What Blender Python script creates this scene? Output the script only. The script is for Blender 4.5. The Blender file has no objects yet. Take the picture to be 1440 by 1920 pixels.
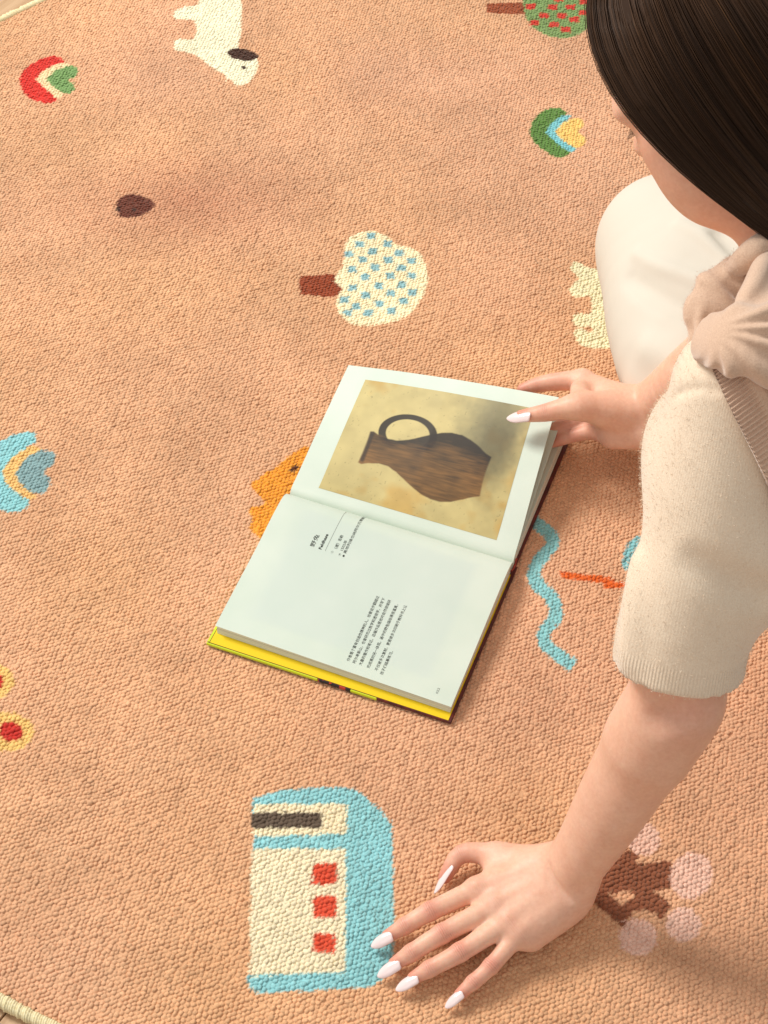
import bpy, bmesh, math, random
import numpy as np
from mathutils import Vector, Matrix
random.seed(7); RNG = np.random.default_rng(7)
scene = bpy.context.scene
COL = scene.collection

# ------------------------------------------------------------------ camera
CAM_H, CAM_PITCH, TAN_V = 1.45, math.radians(50), 0.316
FOC = 960 / TAN_V
cam_d = bpy.data.cameras.new('camera'); cam = bpy.data.objects.new('camera', cam_d); COL.objects.link(cam)
cam.location = (0, 0, CAM_H); cam.rotation_euler = (math.pi / 2 - CAM_PITCH, 0, 0)
cam_d.sensor_fit = 'VERTICAL'; cam_d.sensor_height = 24; cam_d.lens = 12 / TAN_V
cam_d.clip_start = 0.05; cam_d.clip_end = 60
scene.camera = cam

# ------------------------------------------------------------------ light
world = bpy.data.worlds.new('World'); scene.world = world; world.use_nodes = True
bg = world.node_tree.nodes['Background']; bg.inputs[0].default_value = (1.0, 0.985, 0.935, 1); bg.inputs[1].default_value = 0.47

def area_lamp(name, loc, target, size, power, color):
    d = bpy.data.lights.new(name, 'AREA'); d.shape = 'RECTANGLE'; d.size, d.size_y = size; d.energy = power; d.color = color
    o = bpy.data.objects.new(name, d); COL.objects.link(o); o.location = loc
    o.rotation_euler = (Vector(target) - Vector(loc)).to_track_quat('-Z', 'Y').to_euler()
    return o
area_lamp('key_softbox', (-3.0, 3.2, 3.9), (0.1, 1.15, 0.1), (1.7, 1.7), 282, (1.0, 0.97, 0.90))
area_lamp('fill_softbox', (-1.2, -0.9, 2.6), (0.1, 1.1, 0.1), (1.8, 1.8), 11, (1.0, 0.98, 0.96))

vs = scene.view_settings
vs.view_transform = 'Standard'; vs.look = 'None'; vs.exposure = 0.0; vs.gamma = 1.0; vs.use_curve_mapping = False

# ------------------------------------------------------------------ helpers
_p = CAM_PITCH
def W(x, y, h=0.0):
    """survey helper: the point of the room at height h (metres) seen at photograph position x, y"""
    a, b = (x - 720) / FOC, (960 - y) / FOC
    d = (a, math.cos(_p) + b * math.sin(_p), -math.sin(_p) + b * math.cos(_p))
    t = (h - CAM_H) / d[2]
    return np.array((d[0] * t, d[1] * t, h))
def G2(pts):
    return np.array([W(x, y)[:2] for x, y in pts])
def srgb(r, g, b):
    f = lambda c: (c / 255 / 12.92) if c <= 10 else ((c / 255 + 0.055) / 1.055) ** 2.4
    return (f(r), f(g), f(b), 1.0)
def tag(o, label=None, cat=None, group=None, kind=None):
    if label: o['label'] = label
    if cat: o['category'] = cat
    if group: o['group'] = group
    if kind: o['kind'] = kind
    return o
def empty(name, loc=(0, 0, 0)):
    o = bpy.data.objects.new(name, None); COL.objects.link(o); o.location = loc; o.empty_display_size = 0.05
    return o
def mesh_obj(name, verts, faces, mat=None, parent=None, smooth=True, attrs=None, origin=None):
    """one mesh object; verts are world positions, faces an (n,3|4) array or a list"""
    verts = np.asarray(verts, dtype=np.float32)
    par = np.array(parent_world(parent)) if parent else np.zeros(3)
    org = np.array(origin) if origin is not None else par
    me = bpy.data.meshes.new(name)
    v = verts - org.astype(np.float32)
    if isinstance(faces, np.ndarray):
        n, k = faces.shape
        me.vertices.add(len(v)); me.vertices.foreach_set('co', v.ravel())
        me.loops.add(n * k); me.loops.foreach_set('vertex_index', faces.astype(np.int32).ravel())
        me.polygons.add(n); me.polygons.foreach_set('loop_start', np.arange(0, n * k, k, dtype=np.int32))
        me.update(calc_edges=True); me.validate()
    else:
        me.from_pydata(v.tolist(), [], [list(map(int, f)) for f in faces]); me.update()
    if smooth: me.polygons.foreach_set('use_smooth', np.ones(len(me.polygons), dtype=bool))
    for nm, arr in (attrs or {}).items():
        arr = np.asarray(arr, dtype=np.float32)
        if arr.ndim == 2:
            if arr.shape[1] == 3: arr = np.c_[arr, np.ones(len(arr), np.float32)]
            a = me.attributes.new(nm, 'FLOAT_COLOR', 'POINT'); a.data.foreach_set('color', arr.ravel())
        else:
            a = me.attributes.new(nm, 'FLOAT', 'POINT'); a.data.foreach_set('value', arr)
    if mat: me.materials.append(mat)
    o = bpy.data.objects.new(name, me); COL.objects.link(o)
    o.location = Vector(org - par)
    if parent: o.parent = parent
    return o
def parent_world(o):
    p = Vector((0, 0, 0))
    while o: p += o.location; o = o.parent
    return p
def grid_faces(nu, nv, close_u=False, close_v=False):
    i = np.arange(nu if close_u else nu - 1); j = np.arange(nv if close_v else nv - 1)
    I, J = np.meshgrid(i, j, indexing='ij'); I2, J2 = (I + 1) % nu, (J + 1) % nv
    return np.stack([I * nv + J, I2 * nv + J, I2 * nv + J2, I * nv + J2], -1).reshape(-1, 4)
def catmull(P, n):
    P = np.asarray(P, float); m = len(P)
    Q = np.vstack([2 * P[0] - P[1], P, 2 * P[-1] - P[-2]])
    t = np.linspace(0, m - 1, n); i = np.minimum(t.astype(int), m - 2); u = (t - i)[:, None]
    a, b, c, d = Q[i], Q[i + 1], Q[i + 2], Q[i + 3]
    return 0.5 * ((2 * b) + (c - a) * u + (2 * a - 5 * b + 4 * c - d) * u ** 2 + (3 * b - a - 3 * c + d) * u ** 3)
def tube(P, R, n=10, flat=None):
    P = np.asarray(P, float); R = np.broadcast_to(R, len(P)); T = np.gradient(P, axis=0); T /= np.linalg.norm(T, axis=1)[:, None]
    up = np.array((0.13, 0.21, 0.97)); X = np.cross(T, up); X /= np.linalg.norm(X, axis=1)[:, None]; Y = np.cross(T, X)
    a = np.linspace(0, 2 * math.pi, n, endpoint=False)
    V = P[:, None] + R[:, None, None] * (np.cos(a)[None, :, None] * X[:, None] + np.sin(a)[None, :, None] * Y[:, None])
    return V.reshape(-1, 3), grid_faces(len(P), n, close_v=True)
def inpoly(P, poly):
    x, y = P[:, 0], P[:, 1]; c = np.zeros(len(P), bool); n = len(poly)
    for i in range(n):
        x0, y0 = poly[i]; x1, y1 = poly[(i + 1) % n]
        if y0 == y1: continue
        c ^= ((y0 > y) != (y1 > y)) & (x < (x1 - x0) * (y - y0) / (y1 - y0) + x0)
    return c
def vnoise(P, scale, seed=0):
    """value noise for numpy arrays of 2-D points, 0..1"""
    q = np.asarray(P) / scale; i = np.floor(q).astype(np.int64); f = q - i; f = f * f * (3 - 2 * f)
    def hsh(a, b):
        h = (a * 374761393 + b * 668265263 + seed * 69069 + 1013904223) & 0xFFFFFFFF
        h = ((h ^ (h >> 13)) * 1274126177) & 0xFFFFFFFF
        return ((h ^ (h >> 16)) & 0xFFFF) / 65535.0
    a = hsh(i[:, 0], i[:, 1]); b = hsh(i[:, 0] + 1, i[:, 1]); c = hsh(i[:, 0], i[:, 1] + 1); d = hsh(i[:, 0] + 1, i[:, 1] + 1)
    return (a * (1 - f[:, 0]) + b * f[:, 0]) * (1 - f[:, 1]) + (c * (1 - f[:, 0]) + d * f[:, 0]) * f[:, 1]

# ------------------------------------------------------------------ materials
def new_mat(name, base=(0.8, 0.8, 0.8, 1), rough=0.6, spec=0.3):
    m = bpy.data.materials.new(name); m.use_nodes = True
    b = m.node_tree.nodes['Principled BSDF']
    b.inputs['Base Color'].default_value = base; b.inputs['Roughness'].default_value = rough
    b.inputs['Specular IOR Level'].default_value = spec
    return m, m.node_tree, b
def N(nt, t, **kw):
    n = nt.nodes.new(t)
    for k, v in kw.items():
        if k.startswith('i_'):
            key = k[2:]; n.inputs[int(key) if key.isdigit() else key.replace('_', ' ')].default_value = v
        else: setattr(n, k, v)
    return n
def L(nt, a, b): nt.links.new(a, b)
def noise(nt, scale, detail=3, rough=0.55, coord=None):
    n = N(nt, 'ShaderNodeTexNoise'); n.inputs['Scale'].default_value = scale; n.inputs['Detail'].default_value = detail; n.inputs['Roughness'].default_value = rough
    if coord is None:
        c = nt.nodes.get('tc') or N(nt, 'ShaderNodeTexCoord', name='tc'); coord = c.outputs['Object']
    L(nt, coord, n.inputs['Vector'])
    return n
def ramp(nt, fac, stops):
    r = N(nt, 'ShaderNodeValToRGB'); L(nt, fac, r.inputs[0])
    e = r.color_ramp.elements
    while len(e) < len(stops): e.new(0.5)
    for el, (p, c) in zip(e, stops): el.position = p; el.color = c
    return r
def mixc(nt, fac, a, b, mode='MIX'):
    m = N(nt, 'ShaderNodeMix', data_type='RGBA', blend_type=mode)
    for s, v in ((m.inputs[0], fac), (m.inputs[6], a), (m.inputs[7], b)):
        if isinstance(v, (int, float)): s.default_value = v
        elif isinstance(v, tuple): s.default_value = v
        else: L(nt, v, s)
    return m.outputs[2]
def bump(nt, bsdf, height, strength=0.3, dist=0.001):
    b = N(nt, 'ShaderNodeBump'); b.inputs['Strength'].default_value = strength; b.inputs['Distance'].default_value = dist
    L(nt, height, b.inputs['Height'])
    prev = bsdf.inputs['Normal'].links
    if prev: L(nt, prev[0].from_socket, b.inputs['Normal'])
    L(nt, b.outputs[0], bsdf.inputs['Normal'])
    return b

# ================================================================== SETTING: wooden floor
FLOOR_Z = -0.013
m_wood, nt, b = new_mat('oak_floor', srgb(196, 160, 124), 0.5, 0.35)
inf = N(nt, 'ShaderNodeObjectInfo'); tc = N(nt, 'ShaderNodeTexCoord', name='tc')
mp = N(nt, 'ShaderNodeMapping'); mp.inputs['Scale'].default_value = (2.2, 34, 34); L(nt, tc.outputs['Object'], mp.inputs[0])
wob = N(nt, 'ShaderNodeVectorMath', operation='ADD'); L(nt, mp.outputs[0], wob.inputs[0]); L(nt, inf.outputs['Random'], wob.inputs[1])
g1 = noise(nt, 2.2, 6, 0.62, wob.outputs[0])
r1 = ramp(nt, g1.outputs[0], [(0.28, srgb(176, 138, 102)), (0.72, srgb(214, 180, 144))])
tint = N(nt, 'ShaderNodeHueSaturation'); L(nt, r1.outputs[0], tint.inputs['Color'])
mr = N(nt, 'ShaderNodeMapRange', i_3=0.86, i_4=1.08); L(nt, inf.outputs['Random'], mr.inputs[0]); L(nt, mr.outputs[0], tint.inputs['Value'])
L(nt, tint.outputs[0], b.inputs['Base Color']); bump(nt, b, g1.outputs[0], 0.15, 0.001)
m_gap, _, _ = new_mat('floor_gap', (0.05, 0.035, 0.025, 1), 0.9)
S = 3.0
floor = mesh_obj('floor', [(-S, -S + 1, FLOOR_Z - 0.012), (S, -S + 1, FLOOR_Z - 0.012), (S, S + 1, FLOOR_Z - 0.012), (-S, S + 1, FLOOR_Z - 0.012)], [(0, 1, 2, 3)], m_gap, smooth=False)
tag(floor, kind='structure')
PW, PL = 0.125, 0.9
bm = bmesh.new(); bmesh.ops.create_cube(bm, size=1)
for v in bm.verts: v.co = Vector((v.co.x * (PL - 0.0015), v.co.y * (PW - 0.0015), v.co.z * 0.012 + 0.006))
bmesh.ops.bevel(bm, geom=[e for e in bm.edges], offset=0.0008, segments=1, affect='EDGES')
pm = bpy.data.meshes.new('plank'); bm.to_mesh(pm); bm.free(); pm.materials.append(m_wood)
pa = math.radians(58); ca, sa = math.cos(pa), math.sin(pa)
for i in range(-12, 13):
    off = (i * 0.37) % 1.0 * PL
    for j in range(-3, 4):
        lx, ly = j * PL + off - PL / 2, i * PW
        x, y = lx * ca - ly * sa, 1.3 + lx * sa + ly * ca
        o = bpy.data.objects.new('plank', pm); COL.objects.link(o); o.parent = floor
        o.location = (x, y, FLOOR_Z - 0.012); o.rotation_euler = (0, 0, pa)

# ================================================================== RUG
RC, RR = np.array((0.114, 1.517)), 1.010          # centre and radius of the round rug
rug = empty('round_rug', (RC[0], RC[1], FLOOR_Z))
tag(rug, 'round peach woven rug printed with small animals, trees and a bus under the book', 'rug')

BASE = np.array(srgb(223, 174, 137)[:3])
m_pile, nt, b = new_mat('woven_pile', (0.7, 0.4, 0.25, 1), 0.92, 0.12)
at = N(nt, 'ShaderNodeAttribute', attribute_name='dye')
n1 = noise(nt, 900, 3, 0.7); n2 = noise(nt, 9, 5, 0.65)
r = ramp(nt, n1.outputs[0], [(0.25, (0.72, 0.70, 0.68, 1)), (0.75, (1.2, 1.2, 1.2, 1))])
c = mixc(nt, 1.0, at.outputs['Color'], r.outputs[0], 'MULTIPLY')
r2 = ramp(nt, n2.outputs[0], [(0.3, (0.93, 0.90, 0.87, 1)), (0.7, (1.06, 1.06, 1.06, 1))])
c = mixc(nt, 1.0, c, r2.outputs[0], 'MULTIPLY')
L(nt, c, b.inputs['Base Color'])
b.inputs['Sheen Weight'].default_value = 0.25; b.inputs['Sheen Roughness'].default_value = 0.6; b.inputs['Sheen Tint'].default_value = (1, 0.85, 0.75, 1)
bump(nt, b, n1.outputs[0], 0.5, 0.0006)

# --- printed shapes: (colour, outline) in rug-plane metres, painted in order
C_CREAM = srgb(246, 242, 214); C_RED = srgb(214, 52, 36); C_BLUE = srgb(146, 208, 216); C_GREEN = srgb(112, 150, 92)
C_DARK = srgb(70, 48, 40); C_YEL = srgb(240, 200, 122); C_BROWN = srgb(156, 76, 42); C_ORANGE = srgb(236, 158, 50)
PRINTS = []
def pr(col, pts): PRINTS.append((np.array(col[:3]), G2(pts)))
def smoothpr(col, pts):
    P = np.array(pts + [pts[0]], float); PRINTS.append((np.array(col[:3]), G2(catmull(P, len(P) * 5))))
def ell(col, cx, cy, rx, ry, rot=0):
    a = np.linspace(0, 2 * math.pi, 28, endpoint=False); c_, s_ = math.cos(math.radians(rot)), math.sin(math.radians(rot))
    pr(col, [(cx + rx * math.cos(t) * c_ - ry * math.sin(t) * s_, cy + rx * math.cos(t) * s_ + ry * math.sin(t) * c_) for t in a])
def rect(col, x, y, w, h): pr(col, [(x - w / 2, y - h / 2), (x + w / 2, y - h / 2), (x + w / 2, y + h / 2), (x - w / 2, y + h / 2)])
# cream grazing animal
smoothpr(C_CREAM, [(325, 20), (345, 12), (372, 6), (388, -30), (440, -34), (453, 8), (452, 60), (448, 92), (478, 104), (483, 125), (470, 150), (452, 160), (440, 158), (434, 148), (424, 150), (421, 139), (400, 128), (375, 108), (352, 97), (330, 93), (326, 83), (332, 73), (364, 71), (366, 40), (345, 35), (328, 33)])
ell(srgb(64, 34, 24), 455, 102, 29, 11, 8); ell(srgb(60, 34, 24), 457, 126, 5, 3.4)
# three banded arcs with hearts
def arc(o, o_p, i, i_p, hcol, h_p): smoothpr(o, o_p); smoothpr(i, i_p); smoothpr(hcol, h_p)
arc(srgb(216, 46, 38), [(36, 148), (45, 128), (70, 112), (95, 103), (112, 106), (121, 117), (104, 126), (84, 136), (74, 148), (84, 162), (98, 174), (108, 182), (95, 192), (75, 190), (55, 182), (42, 168)],
    srgb(246, 222, 178), [(68, 147), (80, 132), (100, 121), (121, 116), (130, 122), (110, 132), (92, 148), (102, 162), (118, 172), (108, 183), (95, 173), (80, 160)],
    srgb(122, 164, 100), [(87, 148), (100, 133), (118, 125), (136, 121), (147, 131), (141, 142), (128, 148), (139, 156), (137, 169), (122, 173), (104, 164)])
arc(srgb(96, 140, 66), [(993, 245), (1000, 225), (1020, 207), (1042, 201), (1056, 205), (1062, 214), (1044, 226), (1030, 246), (1044, 265), (1066, 281), (1070, 286), (1055, 294), (1040, 293), (1015, 278), (998, 260)],
    srgb(128, 204, 214), [(1023, 246), (1035, 230), (1053, 217), (1070, 216), (1062, 226), (1045, 246), (1056, 262), (1080, 273), (1073, 284), (1055, 275), (1038, 262)],
    srgb(246, 206, 120), [(1042, 246), (1055, 230), (1075, 221), (1091, 223), (1095, 235), (1084, 245), (1097, 258), (1093, 272), (1077, 275), (1055, 262)])
arc(srgb(146, 210, 218), [(-62, 885), (-45, 850), (0, 825), (25, 813), (50, 806), (64, 811), (66, 826), (48, 838), (20, 858), (8, 885), (20, 908), (52, 930), (50, 948), (32, 957), (0, 953), (-42, 930)],
    srgb(240, 196, 124), [(2, 885), (18, 860), (48, 838), (70, 835), (78, 843), (50, 857), (30, 885), (40, 905), (58, 920), (66, 928), (56, 934), (36, 926), (15, 908)],
    srgb(136, 172, 178), [(27, 885), (45, 860), (73, 843), (92, 842), (103, 853), (98, 868), (82, 882), (92, 895), (90, 912), (78, 923), (60, 921), (38, 906)])
# green tree with red dots
smoothpr(C_BROWN, [(913, 14), (918, 5), (985, 4), (985, 23), (920, 22)])
smoothpr(srgb(128, 160, 98), [(979, -30), (983, 20), (995, 45), (1020, 62), (1047, 69), (1075, 66), (1097, 54), (1120, 25), (1135, -30), (1110, -75), (1040, -90), (995, -70)])
for x, y in ((995, 10), (1020, 27), (1002, 41), (1036, 11), (1039, 44), (1054, 27), (1061, 53), (1070, 11), (1077, 34), (1095, 21), (1048, -4), (1095, 1), (1086, -18), (1062, -20), (1030, -16), (1006, -14)): rect(srgb(212, 58, 44), x, y, 18, 10)
# cream tree with blue dots
smoothpr(srgb(150, 66, 34), [(562, 534), (563, 520), (570, 517), (636, 515), (636, 552), (570, 551), (563, 547)])
smoothpr(srgb(250, 238, 200), [(645, 465), (655, 445), (680, 432), (705, 432), (730, 443), (742, 457), (765, 460), (785, 470), (797, 492), (802, 520), (795, 550), (775, 580), (750, 598), (725, 605), (690, 609), (660, 606), (640, 590), (631, 570), (633, 552), (640, 540), (628, 525), (632, 510), (643, 500), (645, 483)])
for x, y in ((696, 440), (674, 456), (654, 474), (699, 469), (680, 485), (660, 503), (703, 499), (684, 518), (661, 538), (710, 534), (686, 552), (645, 560), (667, 573), (652, 585), (690, 585), (711, 568), (726, 455), (748, 472), (772, 487), (729, 485), (752, 500), (772, 515), (731, 515), (754, 532), (772, 547), (733, 548), (756, 563), (734, 582)): rect(srgb(146, 192, 200), x, y, 16, 12)
# cream animal beside the knee
smoothpr(srgb(242, 236, 198), [(1068, 500), (1076, 489), (1088, 491), (1104, 499), (1124, 502), (1175, 505), (1190, 660), (1146, 651), (1126, 651), (1106, 649), (1090, 645), (1079, 633), (1077, 620), (1082, 614), (1093, 613), (1104, 621), (1112, 617), (1109, 611), (1090, 611), (1079, 608), (1074, 600), (1075, 591), (1082, 585), (1108, 584), (1107, 554), (1100, 551), (1085, 555), (1074, 551), (1068, 543), (1070, 536), (1079, 527), (1086, 521)])
# orange animal at the book's edge
smoothpr(C_ORANGE, [(470, 908), (478, 898), (520, 872), (580, 836), (640, 900), (600, 1010), (500, 1010), (474, 996), (470, 985), (474, 974), (467, 960), (470, 950), (484, 948), (497, 944), (492, 934), (478, 920)])
pr(srgb(84, 40, 20), [(540, 880), (552, 872), (562, 868), (555, 884), (545, 883)])
# yellow flowers at the left edge
for x, y in ((13, 1371), (-24, 1276)): ell(srgb(240, 200, 122), x, y, 50, 37); ell(srgb(200, 44, 36), x + 7, y, 23, 18)
# bus
smoothpr(C_BLUE, [(476, 1560), (474, 1504), (484, 1492), (505, 1486), (535, 1478), (590, 1476), (640, 1475), (668, 1481), (700, 1505), (728, 1535), (735, 1560), (738, 1700), (737, 1790), (722, 1828), (695, 1846), (640, 1852), (560, 1857), (490, 1861), (474, 1856), (464, 1840), (466, 1826), (471, 1815), (472, 1700)])
pr(srgb(240, 228, 194), [(476, 1506), (649, 1506), (649, 1562), (474, 1566)]); pr(srgb(94, 80, 68), [(470, 1522), (603, 1522), (604, 1550), (471, 1551)])
pr(srgb(243, 232, 200), [(470, 1590), (649, 1590), (647, 1820), (468, 1827)])
for x, y, w, h in ((609, 1636, 45, 38), (609, 1698, 43, 39), (608, 1766, 41, 37)): rect(srgb(222, 82, 54), x, y, w, h)
# wavy blue line, orange twig, blue leaf
wl = catmull([(984, 960), (1008, 982), (1030, 1000), (1036, 1018), (1020, 1040), (1005, 1060), (1001, 1080), (1012, 1100), (1032, 1117), (1041, 1136), (1042, 1156), (1030, 1172), (1020, 1187), (1022, 1205), (1040, 1222), (1062, 1238), (1076, 1247)], 60)
tg = np.gradient(wl, axis=0); tg /= np.linalg.norm(tg, axis=1)[:, None]; nn = np.c_[-tg[:, 1], tg[:, 0]] * np.array((12.5, 12.5))
pr(srgb(142, 204, 210), np.vstack([wl + nn, (wl - nn)[::-1]]).tolist())
pr(srgb(226, 104, 36), [(1050, 1071), (1053, 1083), (1130, 1093), (1134, 1102), (1230, 1104), (1230, 1093), (1150, 1088), (1140, 1081)])
smoothpr(srgb(134, 198, 206), [(1170, 1066), (1168, 1045), (1178, 1018), (1195, 1004), (1225, 1004), (1250, 1040), (1220, 1070), (1190, 1071)])
# blossom branch
C_BR2 = srgb(140, 84, 58)
pr(C_BR2, [(1120, 1650), (1165, 1596), (1180, 1590), (1195, 1600), (1197, 1617), (1256, 1614), (1264, 1660), (1225, 1668), (1260, 1694), (1242, 1720), (1215, 1703), (1190, 1707), (1168, 1736), (1112, 1690)])
pr(BASE, [(1140, 1673), (1182, 1669), (1192, 1681), (1166, 1697)])
for x, y, rx, ry in ((1297, 1640, 40, 44), (1197, 1755, 36, 35), (1282, 1731, 33, 33), (1208, 1572, 31, 30)): ell(srgb(234, 194, 176), x, y, rx, ry, 25)
# dark brown spot
smoothpr(srgb(104, 50, 36), [(217, 388), (224, 370), (245, 362), (268, 366), (290, 382), (276, 397), (250, 406), (226, 405)])
ell(srgb(50, 26, 22), 221, 390, 4, 5); ell(srgb(50, 26, 22), 251, 391, 4, 5)

# --- stitches: one dome each, packed in slanted rows
PX, PY = 0.0051, 0.0043
ra = math.radians(20); A = np.array((math.cos(ra), math.sin(ra))); Bv = np.array((-math.sin(ra), math.cos(ra)))
i = np.arange(-285, 286); j = np.arange(-340, 341); I, J = np.meshgrid(i, j, indexing='ij'); I = I.ravel(); J = J.ravel()
c0 = np.array((0.03, 1.30))
ctr = c0 + ((I + 0.5 * (J % 2)) * PX)[:, None] * A + (J * PY)[:, None] * Bv
q0 = W(-60, 1985); q1 = W(1500, 1985); q2 = W(1500, -45); q3 = W(-60, -45)
keep = inpoly(ctr, [q[:2] for q in (q0, q1, q2, q3)]) & (np.hypot(*(ctr - RC).T) < RR - 0.003)
ctr = ctr[keep]; n = len(ctr)
ctr = ctr + RNG.normal(0, 0.00042, (n, 2))
# rows waver a little, as hand-tufted rows do
ctr = ctr + np.c_[vnoise(ctr, 0.05, 5) - 0.5, vnoise(ctr, 0.05, 6) - 0.5] * 0.0022
und = (vnoise(ctr, 0.22, 1) - 0.5) * 0.003 + (vnoise(ctr, 0.06, 2) - 0.5) * 0.0012
ang = ra + RNG.normal(0.35, 0.3, n); rx = PX * 0.74 * RNG.normal(1, 0.1, n); ry = PY * 0.72 * RNG.normal(1, 0.1, n); ht = 0.0017 * RNG.normal(1, 0.14, n)
lift = RNG.normal(0, 0.0003, n)
th = np.arange(4) * math.pi / 2 + 0.6
loc = np.vstack([[0, 0]] + [[0.74 * math.cos(t + 0.4), 0.74 * math.sin(t + 0.4)] for t in th] + [[math.cos(t), math.sin(t)] for t in th])
zz = np.array([1.0] + [0.84] * 4 + [0.0] * 4)
wob_ = RNG.normal(1, 0.11, (n, 9)); X = loc[None, :, 0] * rx[:, None] * wob_; Y = loc[None, :, 1] * ry[:, None] * wob_; ca_, sa_ = np.cos(ang)[:, None], np.sin(ang)[:, None]
V = np.stack([ctr[:, None, 0] + X * ca_ - Y * sa_, ctr[:, None, 1] + X * sa_ + Y * ca_, (und + lift)[:, None] - 0.0030 + zz[None] * ht[:, None] * RNG.normal(1, 0.07, (n, 9))], -1)
# domes lean over a little (pile direction)
V[:, :, 0] += zz[None] * RNG.normal(0.0004, 0.0004, n)[:, None]; V[:, :, 1] += zz[None] * RNG.normal(-0.0003, 0.0004, n)[:, None]
f = []
for k in range(4):
    k2 = (k + 1) % 4
    f += [(0, 1 + k, 1 + k2), (1 + k, 5 + k, 5 + k2), (1 + k, 5 + k2, 1 + k2)]
F = (np.array(f)[None] + (np.arange(n) * 9)[:, None, None]).reshape(-1, 3)
P2 = V.reshape(-1, 3)[:, :2]
def dye(P2):
    dcol = np.tile(BASE, (len(P2), 1))
    m = vnoise(P2, 0.11, 11) * 0.5 + vnoise(P2, 0.035, 12) * 0.3 + vnoise(P2, 0.015, 13) * 0.2
    dcol *= (0.92 + 0.28 * m)[:, None]
    dcol[:, 2] *= 1.06 - 0.14 * vnoise(P2, 0.16, 14)
    # reddish smear round the brown spot, its shadowy tone painted into the dye
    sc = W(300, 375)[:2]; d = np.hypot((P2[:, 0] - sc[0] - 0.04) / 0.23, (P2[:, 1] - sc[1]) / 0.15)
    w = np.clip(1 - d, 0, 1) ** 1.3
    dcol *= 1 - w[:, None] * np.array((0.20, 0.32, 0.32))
    for colr, poly in PRINTS:
        lo, hi = poly.min(0), poly.max(0)
        s = np.where((P2[:, 0] > lo[0]) & (P2[:, 0] < hi[0]) & (P2[:, 1] > lo[1]) & (P2[:, 1] < hi[1]))[0]
        if len(s): s = s[inpoly(P2[s], poly)]; dcol[s] = colr * 1.05
    return dcol
Pj = P2 + np.repeat(RNG.normal(0, 0.0006, (n, 2)), 9, axis=0)
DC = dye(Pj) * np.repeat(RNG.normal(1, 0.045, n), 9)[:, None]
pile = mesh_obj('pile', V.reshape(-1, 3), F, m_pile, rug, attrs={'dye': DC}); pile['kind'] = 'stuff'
gx = np.arange(q3[0], q2[0] + 0.003, 0.0045); gy = np.arange(q0[1], q3[1], 0.0045); GX, GY = np.meshgrid(gx, gy, indexing='ij'); GB = np.c_[GX.ravel(), GY.ravel()]
gk = np.hypot(*(GB - RC).T) < RR - 0.004; gf = grid_faces(len(gx), len(gy)); gf = gf[gk[gf].all(1)]
und_g = (vnoise(GB, 0.22, 1) - 0.5) * 0.003 + (vnoise(GB, 0.06, 2) - 0.5) * 0.0012
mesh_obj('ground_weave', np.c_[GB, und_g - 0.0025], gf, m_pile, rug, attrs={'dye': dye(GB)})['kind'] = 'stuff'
# backing under and beyond the stitches
m_back, nt, b = new_mat('rug_backing', tuple(BASE * 0.8) + (1,), 0.95, 0.1)
vo = N(nt, 'ShaderNodeTexVoronoi'); vo.inputs['Scale'].default_value = 190; tc = N(nt, 'ShaderNodeTexCoord', name='tc'); L(nt, tc.outputs['Object'], vo.inputs['Vector'])
rr_ = ramp(nt, vo.outputs['Distance'], [(0.0, tuple(BASE) + (1,)), (0.8, tuple(BASE * 0.6) + (1,))]); L(nt, rr_.outputs[0], b.inputs['Base Color'])
a = np.linspace(0, 2 * math.pi, 180, endpoint=False)
ring = np.c_[RC[0] + (RR - 0.002) * np.cos(a), RC[1] + (RR - 0.002) * np.sin(a)]
Vb = np.vstack([np.c_[ring, np.full(180, -0.0060)], np.c_[ring, np.full(180, FLOOR_Z + 0.0005)]])
fb = [list(range(180))] + [(k, 180 + k, 180 + (k + 1) % 180, (k + 1) % 180) for k in range(180)]
mesh_obj('backing', Vb, fb, m_back, rug, smooth=False)
# whipped cream edge
m_bind, nt, b = new_mat('whipped_edge', srgb(234, 220, 176), 0.8, 0.15)
nb = noise(nt, 400, 3); rb = ramp(nt, nb.outputs[0], [(0.3, srgb(222, 204, 156)), (0.7, srgb(242, 232, 196))]); L(nt, rb.outputs[0], b.inputs['Base Color'])
nw = 2600; na = nw * 4; a = np.linspace(0, 2 * math.pi, na, endpoint=False); ph = np.arange(na) % 4
wr = RNG.normal(1, 0.07, nw).repeat(4)
rad = 0.0068 * np.array((0.86, 1.0, 1.03, 1.0))[ph] * wr
tt = np.linspace(0, 2 * math.pi, 8, endpoint=False)
a2 = a[:, None] + 0.0016 * np.cos(tt)[None]               # wraps run on a slant
R_ = RR + rad[:, None] * np.cos(tt)[None]; Z_ = -0.0055 + rad[:, None] * np.sin(tt)[None]
Vw = np.stack([RC[0] + R_ * np.cos(a2), RC[1] + R_ * np.sin(a2), np.maximum(Z_, FLOOR_Z + 0.0003)], -1)
mesh_obj('edge_binding', Vw.reshape(-1, 3), grid_faces(na, 8, True, True), m_bind, rug)

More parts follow.
